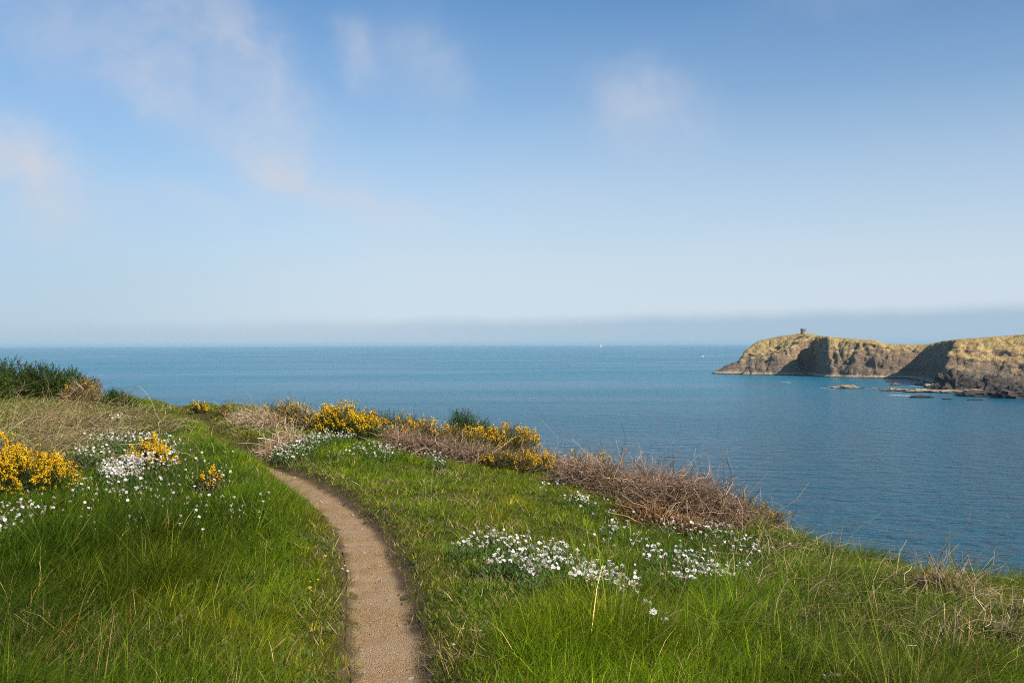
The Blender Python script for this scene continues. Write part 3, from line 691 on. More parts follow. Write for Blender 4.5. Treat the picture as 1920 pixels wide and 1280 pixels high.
# matted dead thatch lying in the turf
x, y = sample_ground(77000, ymax=18); sd = path_sd(x, y); k_ = fbm(x*1.4+11, y*1.4-5, o=3)
ok = (np.abs(sd) > .22) & (rng.random(len(x)) < np.where(sd > 0, .8, .3)*sstep(-.15, .45, k_)); x, y = x[ok], y[ok]; n = len(x)
P = np.stack([x, y, terrain(x, y)+.01+.045*rng.random(n)], 1); g = Geo()
tc_ = mixcol([(.40, .29, .15), (.30, .19, .09), (.22, .13, .06), (.46, .37, .2), (.25, .2, .07)], n, .25)
blades(g, P, rng.random(n)*6.28, .05+.07*rng.random(n), .0028+.00035*y, 1.1+.5*rng.random(n), rng.normal(.1, .3, n), 2, tc_, tc_)
tag(g.build('thatch', M_dry), 'matted brown thatch lying in the short turf right of the path', None, None, 'stuff')
# dead grass: bleached tangle on the left rise, along the cliff top and in the rough at the right
def dry_patch(n, zones, Lm, zmax=.25, cols=((.38, .28, .14), (.28, .195, .10), (.19, .13, .07), (.44, .35, .2), (.2, .18, .06))):
    us, vs, wt = [], [], []
    for (u0, v0, su, sv, k) in zones:
        m_ = int(n*k); us.append(rng.normal(u0, su, m_)); vs.append(rng.normal(v0, sv, m_))
    P, ok = ground_at(np.concatenate(us), np.concatenate(vs)); P = P[ok]
    P = P[(np.abs(path_sd(P[:, 0], P[:, 1])) > .5) & (edge_dist(P[:, 0], P[:, 1]) < 1.8)]; n = len(P)
    P[:, 2] += rng.random(n)*zmax*.4
    D = unit(n); D[:, 2] = .25+np.abs(D[:, 2])*.8; D[:, 0] += .25
    L = Lm*np.exp(rng.normal(0, .4, n)); Y = P[:, 1]
    X = arcs(P, D, L, .25+.5*rng.random(n), .028, 6)
    R = (.0011+.00016*Y)[:, None]*np.linspace(1.1, .5, 6)[None]
    g = Geo(); tubes(g, X, R, mixcol(cols, n), 3); return g
g = dry_patch(3000, [(60, 795, 90, 28, .45), (170, 800, 80, 30, .25), (40, 850, 60, 22, .12), (300, 790, 60, 14, .05), (480, 785, 45, 12, .13)], .42)
tag(g.build('dead_grass', M_dry), 'bleached dead grass tangled over the rise behind the yellow gorse', None, None, 'stuff')
g = dry_patch(1500, [(1480, 1040, 70, 45, .22), (1600, 1120, 120, 60, .3), (1800, 1160, 120, 60, .28), (1400, 1180, 120, 60, .12), (1100, 880, 100, 14, .05), (1430, 980, 30, 25, .06)], .3)
tag(g.build('dead_grass', M_dry), 'straw coloured dead grass mixed through the rough sward by the cliff edge', None, None, 'stuff')
# ------------------------------------------------------------------ shrubs
def lobes_from(spec):
    """(u, v foot, half-width px, height px) -> world centre, radii"""
    out = []
    for (u, v, hwp, hp) in spec:
        p, dv = ground_near(u, v); Y = p[1]
        out.append((p, hwp/F*Y, (hp*(.88 if 14 < Y < 26 else 1)+.6*dv)/F*Y))
    return out
def in_lobes(lobes, n, shell=.45, squash=.8):
    """points and outward directions through a set of half-domes"""
    wts = np.array([a*a*b for _, a, b in lobes])**.7; wts /= wts.sum()
    k = rng.choice(len(lobes), n, p=wts)
    c = np.array([l[0] for l in lobes])[k]; r = np.array([l[1] for l in lobes])[k]; h = np.array([l[2] for l in lobes])[k]
    d = rng.normal(0, 1, (n, 3)); d[:, 2] = np.abs(d[:, 2]); d /= np.linalg.norm(d, axis=1, keepdims=True)
    q = 1+.28*fbm(d[:, 0]*2.2+c[:, 0]*3, d[:, 1]*2.2+k*7.3, d[:, 2]*2.2, o=3)
    rr = q*rng.random(n)**shell
    P = c+np.stack([d[:, 0]*r*rr, d[:, 1]*r*rr*squash, d[:, 2]*h*rr], 1)
    gz = terrain(P[:, 0], P[:, 1]); P[:, 2] = np.maximum(P[:, 2], gz+.01)
    return P, d, rr
def shrub(name, label, cat, spec, n_shoot, leafc, n_flower=0, flowc=((.82, .50, .008), (.9, .63, .03), (.68, .35, .005), (.5, .24, .01), (.86, .56, .01)), woodc=((.10, .075, .05),), spikes=False,
          group=None, top_bias=.0, leaf=.024, n_wood=60, twiggy=0, twigc=((.3, .2, .11), (.42, .31, .18)), side=None, dense=0):
    lobes = lobes_from(spec); base = lobes[0][0]; Y = base[1]
    root = empty(name, base); tag(root, label, cat, group)
    q = np.clip(Y/11., .85, 2.3)
    print(name, np.round(base, 1), [np.round(l[1:], 2).tolist() for l in lobes][:2])
    P, d, rr = in_lobes(lobes, int(n_shoot*2.3))
    n = len(P)
    D = d*.8+np.array([0, 0, .1 if dense else .45])+rng.normal(0, .35, (n, 3)); D /= np.linalg.norm(D, axis=1, keepdims=True)
    Ls = (.10+.09*rng.random(n))*np.clip(Y/13, .8, 1.5)
    nb = int(np.clip(26/q, 10, 26)) if not dense else dense
    T = rng.random((n, nb))
    R = P[:, None]+D[:, None]*(Ls[:, None]*T)[..., None]
    up = D[:, None]*(.25 if dense else .6)+rng.normal(0, .65, (n, nb, 3)); up /= np.linalg.norm(up, axis=2, keepdims=True)
    sc_ = mixcol(leafc, n, .25); Cc = np.repeat(sc_[:, None], nb, 1).reshape(-1, 3)*np.exp(rng.normal(0, .15, (n*nb, 1)))
    m_ = n*nb; g = Geo()
    blades(g, R.reshape(-1, 3)-base, rng.random(m_)*6.28, np.full(m_, leaf*q)*(.7+.6*rng.random(m_)), np.full(m_, (.0095 if dense else .006)*q), rng.normal(0, .15, m_), rng.normal(0, .2, m_), 1, Cc, Cc*1.15,
           faz=rng.random(m_)*6.28, up=up.reshape(-1, 3))
    g.build('foliage', M_leaf, root)
    g = Geo(); nw = n_wood; A, d2, _ = in_lobes(lobes, nw, .25)
    c0 = np.array([lobes[i_ % len(lobes)][0] for i_ in range(nw)])+rng.normal(0, .08, (nw, 3))*[1, 1, 0]; c0[:, 2] = terrain(c0[:, 0], c0[:, 1])-.03
    X = arcs(c0, (A-c0), np.ones(nw), -.05+0*rng.random(nw), .02, 6)
    tubes(g, X-base, (.009*q**.5)*np.linspace(1.2, .3, 6)[None]*np.ones((nw, 1)), mixcol(woodc, nw), 4)
    if twiggy:
        A, d2, _ = in_lobes(lobes, twiggy, .3); D2 = d2+rng.normal(0, .6, d2.shape)
        X = arcs(A, D2/np.linalg.norm(D2, axis=1, keepdims=True), .14+.2*rng.random(twiggy), .3*rng.random(twiggy), .04, 6)
        tubes(g, X-base, (.0022*q)*np.linspace(1.2, .5, 6)[None]*np.ones((twiggy, 1)), mixcol(twigc, twiggy), 3)
    g.build('branches', M_twig, root)
    if n_flower:
        n_flower = int(n_flower*(1.4 if Y < 12 else .62)); k = rng.choice(n, n_flower, p=(lambda w_: w_/w_.sum())(np.clip(rr-.45, .02, None)**1.5*(.3+d[:, 2])*np.exp(2.2*fbm(P[:, 0]*2.2, P[:, 1]*2.2, P[:, 2]*2.2, o=2))))
        nc = 11; t = .35+.75*rng.random((n_flower, nc)); th = rng.random((n_flower, nc))*6.28
        s_ = unit(n_flower*nc).reshape(n_flower, nc, 3); s_ = rng.normal(0, 1, (n_flower, nc, 3)); s_ /= np.linalg.norm(s_, axis=2, keepdims=True)
        c = P[k][:, None]+D[k][:, None]*(Ls[k][:, None]*t)[..., None]+s_*.014*q
        c = c.reshape(-1, 3)-base; m_ = len(c); r_ = .0082*q**.75*(.7+.6*rng.random(m_))
        # every floret: a folded standard petal and a keel
        ax_ = rng.normal(0, 1, (m_, 3)); ax_[:, 2] = np.abs(ax_[:, 2])*.6; ax_ += s_.reshape(-1, 3); ax_ /= np.linalg.norm(ax_, axis=1, keepdims=True)
        b_ = np.cross(ax_, rng.normal(0, 1, (m_, 3))); b_ /= np.linalg.norm(b_, axis=1, keepdims=True); e_ = np.cross(ax_, b_)
        r_ = r_[:, None]
        V = np.stack([c-ax_*r_*.5, c+b_*r_+ax_*r_*.5, c+e_*r_*.9+ax_*r_*.35, c+ax_*r_*1.3, c-e_*r_*.9+ax_*r_*.35, c-b_*r_+ax_*r_*.5], 1)
        base_i = (np.arange(m_)*6)[:, None]
        polys = [base_i+np.array(f_)[None] for f_ in ([0, 1, 2], [0, 2, 5], [0, 5, 4], [0, 4, 1], [3, 2, 1], [3, 5, 2], [3, 4, 5], [3, 1, 4])]
        fc = mixcol(flowc, m_, .14); g = Geo(); g.add(V, polys, np.repeat(fc[:, None], 6, 1).reshape(-1, 3))
        tag(g.build('blossom', M_gorse, root), kind='stuff')
    return root
GREEN = ((.05, .085, .018), (.075, .105, .022), (.035, .06, .014)); OLV = ((.11, .11, .03), (.075, .085, .025), (.16, .12, .045), (.13, .09, .035))
DARK = ((.040, .075, .012), (.055, .095, .014), (.085, .115, .02), (.03, .05, .010))
GG = 'yellow flowering gorse along the cliff top'
shrub('gorse_bush', 'bright yellow gorse bush in full flower cut by the left edge of the photo', 'shrub',
      [(20, 925, 55, 72), (75, 918, 45, 58), (112, 912, 28, 42), (-40, 925, 50, 80), (18, 915, 16, 88)], 520, GREEN, 620)
shrub('gorse_bush', 'small yellow gorse clump pushing up beside the densest white flower drift', 'shrub', [(268, 882, 20, 40), (300, 884, 16, 38), (288, 880, 18, 46)], 130, OLV, 150)
shrub('gorse_bush', 'tiny orange yellow gorse sprig alone in green grass below the white drift', 'shrub', [(388, 922, 10, 27)], 30, GREEN, 28)
shrub('gorse_bush', 'little yellow gorse tuft on the skyline grass left of the bracken', 'shrub', [(372, 778, 12, 15)], 50, GREEN, 26, group=GG)
shrub('gorse_bush', 'lowest brownish yellow gorse tuft on the skyline beside the little bright tuft', 'shrub', [(422, 780, 13, 11)], 50, OLV, 9, group=GG)
shrub('gorse_bush', 'big bright yellow gorse bush above the white flowered bank', 'shrub',
      [(640, 812, 40, 44), (680, 822, 38, 34), (615, 800, 20, 32), (705, 828, 18, 24)], 620, GREEN, 480)
shrub('gorse_bush', 'olive brown gorse bush with few yellow flowers left of the big bright bush', 'shrub',
      [(545, 805, 40, 48), (575, 810, 25, 36), (518, 795, 18, 28)], 420, OLV, 75, twiggy=350)
shrub('gorse_bush', 'low dull green gorse on the cliff top behind the big bright bush', 'shrub', [(735, 805, 40, 20), (690, 795, 30, 18), (780, 812, 30, 20)], 330, ((.07, .085, .025), (.11, .10, .035)), 18)
shrub('gorse_bush', 'long low yellow gorse band on the skyline left of the dark gorse tuft', 'shrub', [(800, 828, 36, 30), (850, 838, 36, 32), (765, 818, 20, 22), (890, 842, 25, 30)], 470, OLV, 180)
shrub('gorse_bush', 'dark green upright gorse tuft sticking up above the skyline', 'shrub', [(868, 822, 20, 52), (890, 824, 24, 30), (858, 820, 10, 46), (915, 826, 16, 22)], 300, DARK, 0, leaf=.034)
shrub('gorse_bush', 'rounded yellow gorse bush on the skyline right of the dark gorse tuft', 'shrub', [(950, 846, 42, 42), (985, 848, 26, 36), (915, 845, 25, 28)], 520, OLV, 270)
shrub('gorse_bush', 'yellow gorse patch below the bramble band beside the green meadow', 'shrub', [(935, 880, 28, 26), (975, 886, 28, 28), (1018, 890, 22, 30)], 300, OLV, 130)
shrub('gorse_bush', 'small yellow gorse on the skyline behind the big bramble thicket', 'shrub', [(1130, 864, 22, 16), (1090, 858, 20, 12)], 110, OLV, 42)
shrub('gorse_bush', 'rusty yellow gorse clinging to the cliff edge right of the big bramble thicket', 'shrub', [(1395, 960, 26, 30), (1432, 972, 26, 26), (1455, 985, 18, 22)], 280, ((.13, .11, .03), (.2, .13, .045), (.10, .10, .03)), 80, flowc=((.6, .34, .02), (.75, .48, .03), (.4, .22, .03)))
shrub('gorse_bush', 'sparse yellow gorse sprig among dead stems at the right cliff edge', 'shrub', [(1735, 1120, 14, 34), (1760, 1125, 18, 26)], 60, OLV, 14, twiggy=60)
shrub('dark_shrub', 'tall dense dark green shrub against the sea at the left edge', 'shrub',
      [(20, 752, 60, 72), (85, 752, 55, 66), (135, 752, 38, 54), (-50, 755, 70, 80), (165, 750, 20, 40)], 3200, DARK, 0, leaf=.017, dense=26, n_wood=120, twiggy=260, twigc=((.09, .06, .045), (.13, .09, .06)))
shrub('withered_shrub', 'rust brown half dead gorse at the right end of the tall dark shrub', 'shrub', [(155, 758, 28, 44), (178, 756, 14, 38), (128, 758, 16, 28)], 330, ((.20, .11, .04), (.15, .09, .04), (.10, .09, .03)), 16, twiggy=420)
shrub('low_shrub', 'little dark green shrub on the skyline right of the withered gorse', 'shrub', [(215, 762, 22, 26), (238, 766, 14, 16)], 260, DARK, 0, twiggy=60)
shrub('low_shrub', 'yellow green leafy shrub at the cliff edge below the rusty gorse', 'shrub', [(1412, 1000, 14, 36), (1425, 1008, 14, 26)], 120, ((.17, .19, .025), (.12, .14, .025)), 0)
# brambles: heaps of bare arching canes
def thicket(label, spec, n, cols, Lm=.42, rust=0, greens=0, group=None, cat='bramble', name='bramble_thicket'):
    lobes = lobes_from(spec); base = lobes[0][0]; Y = base[1]
    root = empty(name, base); tag(root, label, cat, group)
    A, d, rr = in_lobes(lobes, n, .38)
    D = d*.5+rng.normal(0, .75, d.shape)+np.array([.1, 0, .15]); D /= np.linalg.norm(D, axis=1, keepdims=True)
    L = Lm*np.exp(rng.normal(0, .4, n))
    X = arcs(A-D*(L*.4)[:, None], D, L, .6*rng.random(n), .065, 7)
    gz = terrain(X[..., 0], X[..., 1]); X[..., 2] = np.maximum(X[..., 2], gz+.01)
    q = (Y/11)**.6
    g = Geo(); tubes(g, X-base, (.0024*q)*np.linspace(1.15, .5, 7)[None]*np.minimum(np.exp(rng.normal(-.1, .4, (n, 1))), 1.5), mixcol(cols, n, .42), 3)
    nl = 26; A, d, _ = in_lobes(lobes, nl, .2)
    D = d*.4+rng.normal(0, .6, d.shape); D[:, 2] = np.abs(D[:, 2])+.2; D /= np.linalg.norm(D, axis=1, keepdims=True); L = .5+.5*rng.random(nl)
    X = arcs(A-D*(L*.45)[:, None], D, L, .8*rng.random(nl), .02, 10); gz = terrain(X[..., 0], X[..., 1]); X[..., 2] = np.maximum(X[..., 2], gz)
    tubes(g, X-base, .0042*q*np.linspace(1.1, .6, 10)[None]*np.ones((nl, 1)), mixcol([(.42, .33, .23), (.34, .25, .17)], nl), 4); g.build('twigs', M_twig, root)
    if rust or greens:
        A, d, _ = in_lobes(lobes, rust+greens, .6); A[:, 2] = terrain(A[:, 0], A[:, 1])+(A[:, 2]-terrain(A[:, 0], A[:, 1]))*.75
        m_ = len(A); Cc = np.concatenate([mixcol([(.24, .115, .045), (.30, .17, .07), (.17, .085, .04)], rust) if rust else np.zeros((0, 3)), mixcol([(.06, .095, .02), (.12, .13, .03)], greens) if greens else np.zeros((0, 3))])
        g = Geo(); blades(g, A-base, rng.random(m_)*6.28, (.04+.05*rng.random(m_))*q, .018*q*(.6+.6*rng.random(m_)), .5+.6*rng.random(m_), rng.normal(.3, .3, m_), 2, Cc, Cc, power=.5)
        g.build('leaves', M_leaf, root)
    return root
BR = ((.27, .175, .112), (.195, .12, .078), (.38, .265, .18), (.12, .076, .05)); TAN = ((.42, .31, .19), (.34, .24, .14), (.5, .4, .27), (.25, .17, .10))
thicket('big brown thicket of bare bramble canes on the cliff edge above the white flowers',
        [(1290, 985, 80, 98), (1215, 960, 70, 86), (1350, 1000, 50, 76), (1150, 935, 60, 66), (1390, 1005, 32, 52), (1250, 975, 60, 84)], 7200, BR, .46, 1300, 3400)
thicket('lower bramble thicket between the yellow gorse patch and the big thicket', [(1080, 915, 50, 52), (1110, 925, 45, 56), (1045, 893, 28, 34)], 2600, BR, .38, 250, 500)
thicket('narrow brown bramble band in front of the long yellow gorse band', [(770, 848, 45, 34), (830, 858, 42, 36), (890, 868, 40, 34), (735, 835, 25, 30)], 3600, BR, .38, 300, 300)
thicket('pale bramble heap between yellow gorse and the yellow patch by the meadow', [(945, 872, 36, 22), (990, 880, 34, 28), (1030, 880, 26, 28)], 1700, BR, .36, 100, 200)
thicket('tan heap of dead bracken on the skyline left of the olive brown gorse', [(480, 800, 36, 30), (450, 792, 22, 20), (510, 805, 24, 28)], 1800, TAN, .35, 300, 40, cat='bracken', name='bracken_heap')
thicket('dry twiggy bracken at the foot of the olive brown gorse', [(540, 838, 28, 30), (515, 850, 22, 20)], 900, TAN, .34, 160, 100, cat='bracken', name='bracken_heap')
thicket('rust coloured dead bracken heap at the foot of the big bramble thicket', [(1230, 985, 50, 36), (1180, 968, 36, 28), (1285, 1000, 40, 30)], 700, ((.3, .16, .07), (.24, .12, .05), (.36, .24, .13)), .28, 3200, 120, cat='bracken', name='bracken_heap')
thicket('thin tangle of dead canes at the right cliff edge', [(1760, 1130, 42, 62), (1810, 1138, 44, 58), (1722, 1125, 26, 40)], 520, ((.38, .27, .16), (.26, .17, .1), (.2, .13, .08)), .4, 160, 600, cat='bramble')
thicket('dark bramble tangle in the lower right corner', [(1860, 1230, 80, 70), (1780, 1260, 60, 50), (1905, 1180, 50, 50)], 650, ((.2, .13, .08), (.3, .2, .12), (.4, .3, .18)), .34, 700, 4500, cat='bramble')
# ------------------------------------------------------------------ white flowers
def petal_flower(seed, r=.0132):
    """five notched petals over a pale swollen calyx, facing +Z, stalk point at the origin"""
    rr = np.random.default_rng(seed); g = Geo()
    V = []; q = []; t3 = []; C = []
    for k in range(5):
        a = k*2*math.pi/5+rr.normal(0, .08); ca, sa = math.cos(a), math.sin(a)
        dz = rr.normal(.1, .12)
        pts = [(.12, -.12, 0), (.12, .12, 0), (.6, -.42, .12+dz), (.6, .42, .12+dz), (1.05, -.36, dz), (1.05, .36, dz), (.88, 0, .05+dz), (.6, 0, .06+dz)]
        b = len(V); V += [(r*(x_*ca-y_*sa), r*(x_*sa+y_*ca), r*(z_+1.1)) for x_, y_, z_ in pts]
        q += [[b, b+2, b+7, b+7]][:0]+[[b+2, b+4, b+6, b+7], [b+7, b+6, b+5, b+3]]; t3 += [[b, b+2, b+7], [b, b+7, b+1], [b+1, b+7, b+3]]
        C += [(.84, .82, .80)]*8
    g.add(np.array(V), [np.array(q), np.array(t3)], np.array(C))
    prof = [(0, -.35), (.35, -.1), (.52, .4), (.42, .85), (.25, 1.08)]
    Vc, qc = lathe([(a*r, b*r) for a, b in prof], 6); g.add(Vc, [qc], np.array([[.42, .30, .24], [.36, .34, .18], [.5, .36, .32]][seed % 3]))
    return g.mesh('flower', [M_petal])
FLOWERS = [petal_flower(s_) for s_ in range(6)]
STALKS = []
for s_ in range(4):
    g = Geo(); t_ = np.linspace(0, 1, 5); X = np.stack([.01*np.sin(t_*3.14)*(s_-1.5), .006*np.sin(t_*6.28)*(s_-1), t_], 1)[None]
    tubes(g, X, np.full((1, 5), .0010), np.array([[.07+.01*s_, .115, .025]]), 3); STALKS.append(g.mesh('stalk', [M_leaf]))
def link(name, me, parent, loc, rot, s=1.):
    o = bpy.data.objects.new(name, me); COL.objects.link(o)
    if parent: o.parent = parent
    o.location = loc; o.rotation_euler = rot; o.scale = (s, s, s); return o
def flower_rot():
    a = rng.normal(-.7, 1.6); t = abs(rng.normal(.7, .55))
    return (t*math.cos(a)*1., t*math.sin(a)*.8, rng.random()*6.28)     # tipped, mostly towards the light
CG = 'white flower clumps'
def campion(label, spots, n, hgt=.14, size=1., leafy=1., far=False):
    """spots: (u, v, half-width px, half-height px, weight) of the flower heads on the slope"""
    n = int(n*1.3); wt = np.array([s_[4] for s_ in spots], float); k = rng.choice(len(spots), n, p=wt/wt.sum())
    S = np.array([s_[:4] for s_ in spots], float)[k]
    a = rng.random(n)*6.28; r = np.sqrt(rng.random(n))
    r = r*np.exp(rng.normal(.1, .25, n)); u = S[:, 0]+S[:, 2]*r*np.cos(a); v = S[:, 1]+S[:, 3]*r*np.sin(a)
    hs = hgt*np.exp(rng.normal(0, .14, n)); P, ok = ground_at(u, v, hs); P, hs = P[ok], hs[ok]; n = len(P)
    base = P.mean(0); base[2] = float(terrain(base[0:1], base[1:2])[0])
    root = empty('sea_campion', base); tag(root, label, 'white flower', CG)
    head = P+np.array([0, 0, 1])*hs[:, None]
    m_ = int(n*9*leafy)
    if m_:
        j = rng.integers(0, n, m_); Q = P[j]+rng.normal(0, .035, (m_, 3)); Q[:, 2] = terrain(Q[:, 0], Q[:, 1])+rng.random(m_)*hs[j]*.75
        g = Geo(); blades(g, Q-base, rng.random(m_)*6.28, .03+.02*rng.random(m_), (.007+.0004*base[1])*np.ones(m_), .5+.5*rng.random(m_), rng.normal(.2, .3, m_), 2,
             mixcol([(.07, .13, .05), (.10, .17, .05), (.06, .11, .035)], m_), mixcol([(.09, .15, .05), (.13, .19, .05)], m_), power=.4); g.build('leaves', M_leaf, root)
    order = np.argsort(P[:, 1]); sz = size*np.exp(rng.normal(0, .15, n))
    for i_ in order[:100]:
        link('flower', FLOWERS[rng.integers(6)], root, head[i_]-base, flower_rot(), sz[i_])
        link('stem', STALKS[rng.integers(4)], root, P[i_]-base, (0, 0, rng.random()*6.28)).scale = (1+.06*base[1], 1+.06*base[1], hs[i_])
    if n > 100:
        g = Geo(); cos_ = []
        for i_ in order[100:]:
            me = FLOWERS[rng.integers(6)]; c = np.empty(len(me.vertices)*3); me.vertices.foreach_get('co', c)
            M_ = np.array(Matrix.LocRotScale(Vector(head[i_]-base), None, Vector([sz[i_]]*3)) @ __import__('mathutils').Euler(flower_rot()).to_matrix().to_4x4())
            V = c.reshape(-1, 3)@M_[:3, :3].T+M_[:3, 3]; cc = np.empty(len(me.vertices)*4); me.attributes['Col'].data.foreach_get('color', cc)
            g.add(V, POLYS[me.name], cc.reshape(-1, 4)[:, :3])
            X = np.linspace(0, 1, 3)[None, :, None]*(head[i_]-P[i_])+P[i_]-base; tubes(g, X, np.full((1, 3), .002), np.array([[.13, .17, .06]]), 3)
        tag(g.build('flowers', M_petal, root), kind='stuff')
    return root
POLYS = {}
for me in FLOWERS:
    d4 = [list(p_.vertices) for p_ in me.polygons]; POLYS[me.name] = [np.array([f for f in d4 if len(f) == k_]) for k_ in (3, 4) if any(len(f) == k_ for f in d4)]
# the near drift right of the path
campion('left end of the near white drift, few scattered heads nearest the path', [(872, 1012, 22, 14, 1), (915, 1002, 25, 10, 1), (900, 1022, 14, 8, .5)], 36, .15)
campion('dense white clump in the middle left of the near drift right of the path', [(965, 1020, 36, 20, 1), (940, 1048, 32, 14, .8), (985, 1042, 30, 18, .8)], 88, .16)
campion('densest tallest white clump at the centre of the near drift', [(1040, 1045, 40, 24, 1), (1062, 1035, 36, 16, .7), (1012, 1062, 30, 14, .5)], 100, .17)
campion('white clump at the right end of the near drift', [(1115, 1068, 36, 20, 1), (1140, 1080, 34, 18, .8), (1090, 1078, 25, 12, .5)], 84, .17)
campion('trailing lowest white heads where the near drift runs out to the right', [(1175, 1092, 22, 18, 1), (1190, 1100, 10, 14, .6)], 26, .15)
campion('few white blooms by themselves in long grass below the near drift', [(1222, 1155, 10, 10, 1), (1246, 1158, 7, 7, .6), (1212, 1128, 4, 4, .3)], 9, .2)
campion('white clump between the near drift and the cliff edge, its upper half', [(1250, 1035, 40, 16, 1), (1300, 1042, 40, 16, 1)], 56, .15)
campion('white clump between the near drift and the cliff edge, its dense lower half', [(1310, 1070, 45, 16, 1), (1350, 1066, 40, 14, .8), (1290, 1078, 22, 10, .5)], 80, .15)
campion('scattered white heads in the green meadow above the near drift', [(1145, 1000, 36, 18, 1), (1185, 1005, 30, 16, .8), (1165, 985, 30, 12, .4)], 30, .13)
campion('white flowers strung along the foot of the big bramble thicket, left part', [(1260, 978, 36, 12, 1), (1300, 984, 34, 14, 1)], 40, .13)
campion('white flowers strung along the foot of the big bramble thicket, right part', [(1370, 1000, 36, 16, 1), (1405, 1020, 30, 14, .9), (1340, 990, 28, 12, .7)], 60, .14)
campion('white flowers below the lower bramble thicket at the meadow edge', [(1075, 932, 30, 8, 1), (1105, 940, 24, 8, 1), (1025, 908, 30, 8, .8), (1135, 955, 16, 8, .6)], 42, .12)
# bank left of centre
campion('white drift crowning the grassy bank under the big bright gorse, left slope', [(550, 838, 34, 16, 1), (535, 848, 24, 12, .7)], 85, .13, 1.05)
campion('white drift crowning the grassy bank under the big bright gorse, crest', [(600, 817, 40, 8, 1), (630, 815, 30, 7, .8), (575, 825, 24, 10, .6)], 100, .13, 1.05)
campion('white flowers on the right shoulder of the grassy bank', [(690, 838, 40, 10, 1), (735, 838, 24, 10, .8), (660, 850, 36, 8, .6), (715, 848, 20, 8, .4)], 80, .13, 1.05)
campion('white flowers hanging where the grassy bank meets the bramble band', [(812, 852, 16, 9, 1), (828, 862, 14, 7, .7)], 30, .12)
campion('pinkish white faded flowers on the skyline behind the big bright gorse', [(728, 802, 22, 6, 1)], 26, .2, 1.0)
# left rise
campion('densest white sheet of flowers beside the small yellow gorse on the left rise', [(232, 874, 36, 17, 1.3), (258, 860, 30, 10, .6), (208, 882, 20, 10, .5)], 400, .17, .95, .6)
campion('white flowers growing through the small yellow gorse on the left rise', [(290, 862, 34, 18, 1), (320, 855, 16, 14, .5)], 45, .26, .95, .3)
campion('white flower drift farther up the left rise by the dead grass', [(190, 812, 34, 12, 1), (225, 818, 26, 10, .8)], 75, .14, 1.05)
campion('white flowers right of the farther drift, running down the left rise', [(290, 826, 36, 14, 1), (325, 832, 22, 14, .8), (275, 815, 25, 8, .5)], 72, .14, 1.05)
campion('thin white row of flowers just above the densest white sheet', [(180, 842, 36, 7, 1), (150, 850, 40, 8, .6)], 36, .16, 1.05)
campion('farthest small white clump on the left rise near the skyline', [(228, 781, 22, 5, 1)], 18, .15, 1.15)
campion('white flowers cut by the left edge of the photo below the bright gorse', [(20, 965, 40, 22, 1), (55, 950, 26, 14, .6), (6, 985, 20, 10, .5)], 46, .2)
# single white flowers strewn through the long grass
STEMS = []
for s_ in range(5):
    g = Geo(); r = np.random.default_rng(50+s_); L = .21
    X = np.stack([np.linspace(0, .03*r.normal(), 5), np.linspace(0, .03*r.normal(), 5), np.linspace(0, L, 5)], 1)[None]
    tubes(g, X, np.full((1, 5), .0013), np.array([[.08, .125, .03]]), 4)
    bb, qq = lathe([(.0, 0), (.0035, .004), (.003, .012), (0, .016)], 5); g.add(bb+X[0, 3]+[.01, 0, 0], [qq], np.array([.5, .42, .25]))
    STEMS.append((g.mesh('stem', [M_leaf]), X[0, -1]))
def singles(label, group, uv, s=1., hgt=1.):
    uv = np.array(uv, float); P, ok = ground_at(uv[:, 0], uv[:, 1], .21*hgt)
    for p in P[ok]:
        k = rng.integers(5); me, tip = STEMS[k]
        r = empty('single_campion', p); tag(r, label, 'white flower', group); r.rotation_euler = (0, 0, rng.random()*6.28); r.scale = (hgt, hgt, hgt)
        link('stem', me, r, (0, 0, 0), (0, 0, 0)); link('flower', FLOWERS[rng.integers(6)], r, tip, flower_rot(), s*1.05/hgt)
def strew(n, boxes):
    o = []
    for (u0, u1, v0, v1, k) in boxes: o += list(zip(u0+(u1-u0)*rng.random(int(n*k)), v0+(v1-v0)*rng.random(int(n*k))))
    return o
singles('single white flower on a thin stem in the long grass left of the path', 'single white flowers left of the path',
        [(140, 940), (152, 944), (76, 928), (100, 934), (172, 938), (246, 938), (290, 934), (342, 970), (374, 995), (172, 980), (225, 905), (225, 920), (48, 922)] +
        strew(105, [(130, 330, 890, 935, .42), (320, 500, 880, 960, .30), (60, 420, 930, 985, .14), (330, 450, 840, 890, .14)]))
singles('single white flower on a thin stem in the grass near the cliff edge', 'single white flowers near the cliff edge',
        [(1480, 1020), (1500, 1036), (1440, 1005), (1190, 960), (1205, 975), (1215, 1010), (1228, 1020), (1420, 1035), (1128, 990), (1450, 1028)], 1., .7)
singles('single white flower by the bottom edge of the photo under dry stalks', 'white flowers at the bottom edge', [(1547, 1274), (1555, 1268), (1580, 1273)], 1.1, .6)
# low daisies and dandelions by the path
def small_flower(name, np_, r, cp, cc_, mat):
    g = Geo()
    for k in range(np_):
        a = 2*math.pi*k/np_; ca, sa = math.cos(a), math.sin(a); w_ = 1.5*math.pi*r/np_
        pts = [(.15*r, -w_*.2, .001), (.15*r, w_*.2, .001), (.75*r, -w_*.5, .003), (.75*r, w_*.5, .003), (r, 0, .001+.001*(k % 2))]
        V = [(x_*ca-y_*sa, x_*sa+y_*ca, z_) for x_, y_, z_ in pts]; g.add(V, [np.array([[0, 2, 3, 1]]), np.array([[2, 4, 3]])], np.array(cp))
    V, q = lathe([(.32*r, .001), (.3*r, .0045), (0, .007)], 8); g.add(V, [q], np.array(cc_))
    X = np.array([[[0, 0, 0], [.002, 0, -.03], [0, .003, -.07]]]); tubes(g, X, np.full((1, 3), .0014), np.array([[.12, .17, .05]]), 4)
    return g.mesh(name, [mat])
